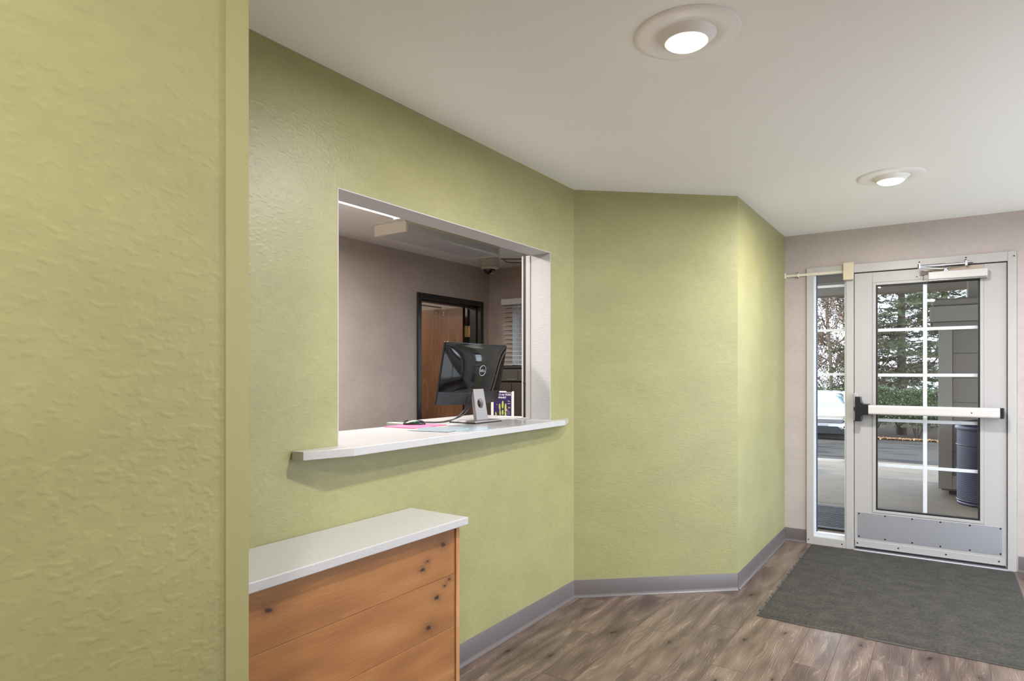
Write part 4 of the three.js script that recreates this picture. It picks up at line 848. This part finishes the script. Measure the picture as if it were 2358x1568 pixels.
function bareTree(x, z, h, leaves, label, low = 0.8) {
  const y = gy(z) - 0.05, t = thing('brown_tree', label, 'tree', [x, y, z], 'brown leaved trees across the lot');
  const spots = [], twigs = [];
  const grow = (p, d, len, r, depth, out) => {
    const mid = p.clone().addScaledVector(d, len * 0.5).add(V(rr(-1, 1), rr(-1, 1), rr(-1, 1)).multiplyScalar(len * 0.06)), e = p.clone().addScaledVector(d, len).add(V(rr(-1, 1), rr(-0.5, 1), rr(-1, 1)).multiplyScalar(len * 0.1));
    out.push(rod(p.toArray(), mid.toArray(), r, r * 0.82, 6), rod(mid.toArray(), e.toArray(), r * 0.82, r * 0.64, 6));
    if (depth >= 2) for (let i = 0; i < 3; i++) { const q = p.clone().lerp(e, rnd()); spots.push({ x: q.x + rr(-0.25, 0.25), y: q.y + rr(-0.25, 0.2), z: q.z + rr(-0.25, 0.25), rx: rr(-3, 3), ry: rr(-3, 3), rz: rr(-1, 1), s: rr(0.06, 0.12) }); }
    if (depth >= 4 || r < 0.006) return;
    const n = depth < 1 ? 3 : 3; for (let i = 0; i < n; i++) { const nd = d.clone().add(V(rr(-1, 1), rr(-0.35, 0.75), rr(-1, 1)).multiplyScalar(0.85)).normalize(); grow(p.clone().lerp(e, i === 0 ? 1 : rr(0.45, 0.95)), nd, len * rr(0.58, 0.78), r * 0.56, depth + 1, depth + 1 >= 2 ? twigs : out); }
  };
  mesh('trunk', [tube([[x, y, z], [x + rr(-0.1, 0.1), y + h * 0.35, z], [x + rr(-0.2, 0.2), y + h * 0.7, z], [x + rr(-0.2, 0.2), y + h, z]], 0.075, 12, 8)], M.barkPale, t);
  for (let i = 0; i < 11; i++) {
    const out = [], a = i * 2.4 + rr(-0.3, 0.3), f = low + (h - low) * Math.pow(i / 11, 1.1);
    grow(V(x, y + f, z), V(Math.cos(a), rr(0.35, 0.8), Math.sin(a)).normalize(), rr(1.1, 1.7) * (1 - 0.35 * i / 11), 0.05, 0, out); mesh('branch', out, M.barkPale, t);
  }
  const tw = mesh('twigs', twigs, M.barkPale, t); tw.userData.kind = 'stuff';
  const extra = []; while (spots.length + extra.length < leaves) { const b = spots[Math.floor(rnd() * spots.length)]; extra.push({ x: b.x + rr(-0.3, 0.3), y: b.y + rr(-0.3, 0.25), z: b.z + rr(-0.3, 0.3), rx: rr(-3, 3), ry: rr(-3, 3), rz: rr(-1, 1), s: rr(0.06, 0.115) }); }
  instanced('dry_leaves', leafGeo, M.leaf, spots.concat(extra), t, BROWN);
}
function pine(x, z, h, label, reach = 2.6, first = 0.55) {
  const y = gy(z) - 0.05, t = thing('pine_tree', label, 'tree', [x, y, z], 'pines across the lot'), spots = [];
  mesh('trunk', rod([x, y, z], [x, y + h, z], 0.21, 0.05, 12), M.bark, t);
  for (let f = first, k = 0; f < h - 0.4; f += rr(0.24, 0.42), k++) {
    const nb = 3 + Math.floor(rr(0, 2.2)), R = reach * (0.45 + 0.55 * (1 - f / h)) * rr(0.7, 1.08);
    for (let i = 0; i < nb; i++) {
      const a = k * 1.9 + i * 6.28 / nb + rr(-0.4, 0.4), ca = Math.cos(a), sa = Math.sin(a), dr = rr(-0.22, 0.02), pts = [];
      for (let j = 0; j <= 4; j++) { const s = j / 4; pts.push([x + ca * R * s, y + f + 0.16 * R * s * (1 - s) * 2 + dr * R * s * s + (s > 0.7 ? 0.1 * (s - 0.7) * R : 0), z + sa * R * s]); }
      mesh('branch', tube(pts, 0.022, 6, 5), M.bark, t);
      const n = Math.round(26 * R);
      for (let q = 0; q < n; q++) { const s = Math.pow(rnd(), 0.6), j = Math.min(3, Math.floor(s * 4)), u = s * 4 - j, side = rr(-1, 1) * 0.32 * R * (1.05 - Math.abs(s - 0.6)); const P = pts[j].map((v, i2) => v + (pts[j + 1][i2] - v) * u); spots.push({ x: P[0] - sa * side, y: P[1] + rr(-0.05, 0.08) - 0.05 * Math.abs(side), z: P[2] + ca * side, rx: rr(-0.5, 0.35), ry: Math.PI / 2 - a + rr(-0.9, 0.9) + (side > 0 ? -0.5 : 0.5), rz: rr(-0.4, 0.4), s: rr(0.2, 0.36) }); }
    }
  }
  instanced('needles', sprayGeo, M.needle, spots, t, PINE);
}
const atPx = (px, z) => -z * Math.tan(Math.atan((px - 1179) / 1470) - YAW);
pine(atPx(2076, -32), -32, 12, 'tall dark pine with layered boughs behind the hedge', 3.3);
pine(atPx(2175, -37), -37, 13, 'second pine standing right of the tall pine', 3.4);
bareTree(atPx(1912, -31.5), -31.5, 8, 15000, 'slender brown leaved tree seen through the side window', 0.9);
bareTree(atPx(2004, -35), -35, 9, 16000, 'brown leaved tree left of the tall pine', 0.6);
bareTree(atPx(1862, -37), -37, 9, 13000, 'brown leaved tree at the left behind the car', 0.6);
bareTree(atPx(1945, -41), -41, 10, 16000, 'far brown leaved tree behind the side window mullion', 0.4);
bareTree(atPx(2125, -43), -43, 10, 16000, 'far brown leaved tree behind the pines', 0.4);
{
  const z = -29.6, y0 = gy(z) + 0.02, yl = -0.62, yh = 0.69, h = thing('hedge', 'clipped dark green hedge along the far edge of the lot', 'hedge', [-2.5, y0, z]);
  const core = new RoundedBoxGeometry(14, 1.1, 1.0, 3, 0.3); core.translate(-2.8, (yl + yh) / 2, z); mesh('inner_growth', core, M.hedgeCore, h);
  const spots = [];
  for (let i = 0; i < 32000; i++) {
    const x = rr(-10, 4.2), face = rnd(), w = Math.sin(x * 2.1) * 0.05 + Math.sin(x * 5.3) * 0.03;
    const yy = face < 0.3 ? yh - 0.03 + w + rr(-0.08, 0.05) : rr(yl - 0.1, yh + w), zz = face < 0.3 ? z + rr(-0.6, 0.6) : z + 0.55 + rr(-0.12, 0.12) - 0.12 * Math.pow(Math.abs(yy - 0.05), 2);
    spots.push({ x, y: yy, z: zz, rx: rr(-3, 3), ry: rr(-3, 3), rz: rr(-1, 1), s: rr(0.05, 0.1) });
  }
  instanced('hedge_leaves', leafGeo, M.leaf, spots, h, HEDGE);
  for (let i = 0; i < 10; i++) { const x = -9.4 + i * 1.42 + rr(-0.2, 0.2), list = []; for (let k = 0; k < 5; k++) list.push(rod([x + rr(-0.06, 0.06), y0 - 0.05, z + 0.2 + rr(-0.05, 0.05)], [x + rr(-0.55, 0.55), yl + 0.25 + rr(-0.1, 0.2), z + rr(-0.1, 0.5)], 0.03, 0.015, 6)); mesh('stem', list, M.bark, h); }
  const f = thing('fallen_leaves', 'strip of orange fallen leaves along the far kerb', 'leaves', [-2, gy(-28.2), -28.2]); f.userData.kind = 'stuff';
  const fl = []; for (let i = 0; i < 6500; i++) { const zz = -27.6 - Math.pow(rnd(), 1.6) * 1.9; fl.push({ x: rr(-11, 5), y: gy(zz) + 0.03, z: zz, rx: -1.57 + rr(-0.5, 0.5), ry: rr(-3, 3), s: rr(0.06, 0.12) }); }
  instanced('leaf_litter', leafGeo, M.leaf, fl, f, [[0.36, 0.19, 0.08], [0.28, 0.15, 0.07], [0.42, 0.25, 0.12], [0.2, 0.11, 0.06]]);
}
console.log('plants');

scene.traverse((o) => { if (o.isMesh) { o.castShadow = true; o.receiveShadow = true; } if (o.isLight && 'castShadow' in o) o.castShadow = true; });
renderer.render(scene, camera);
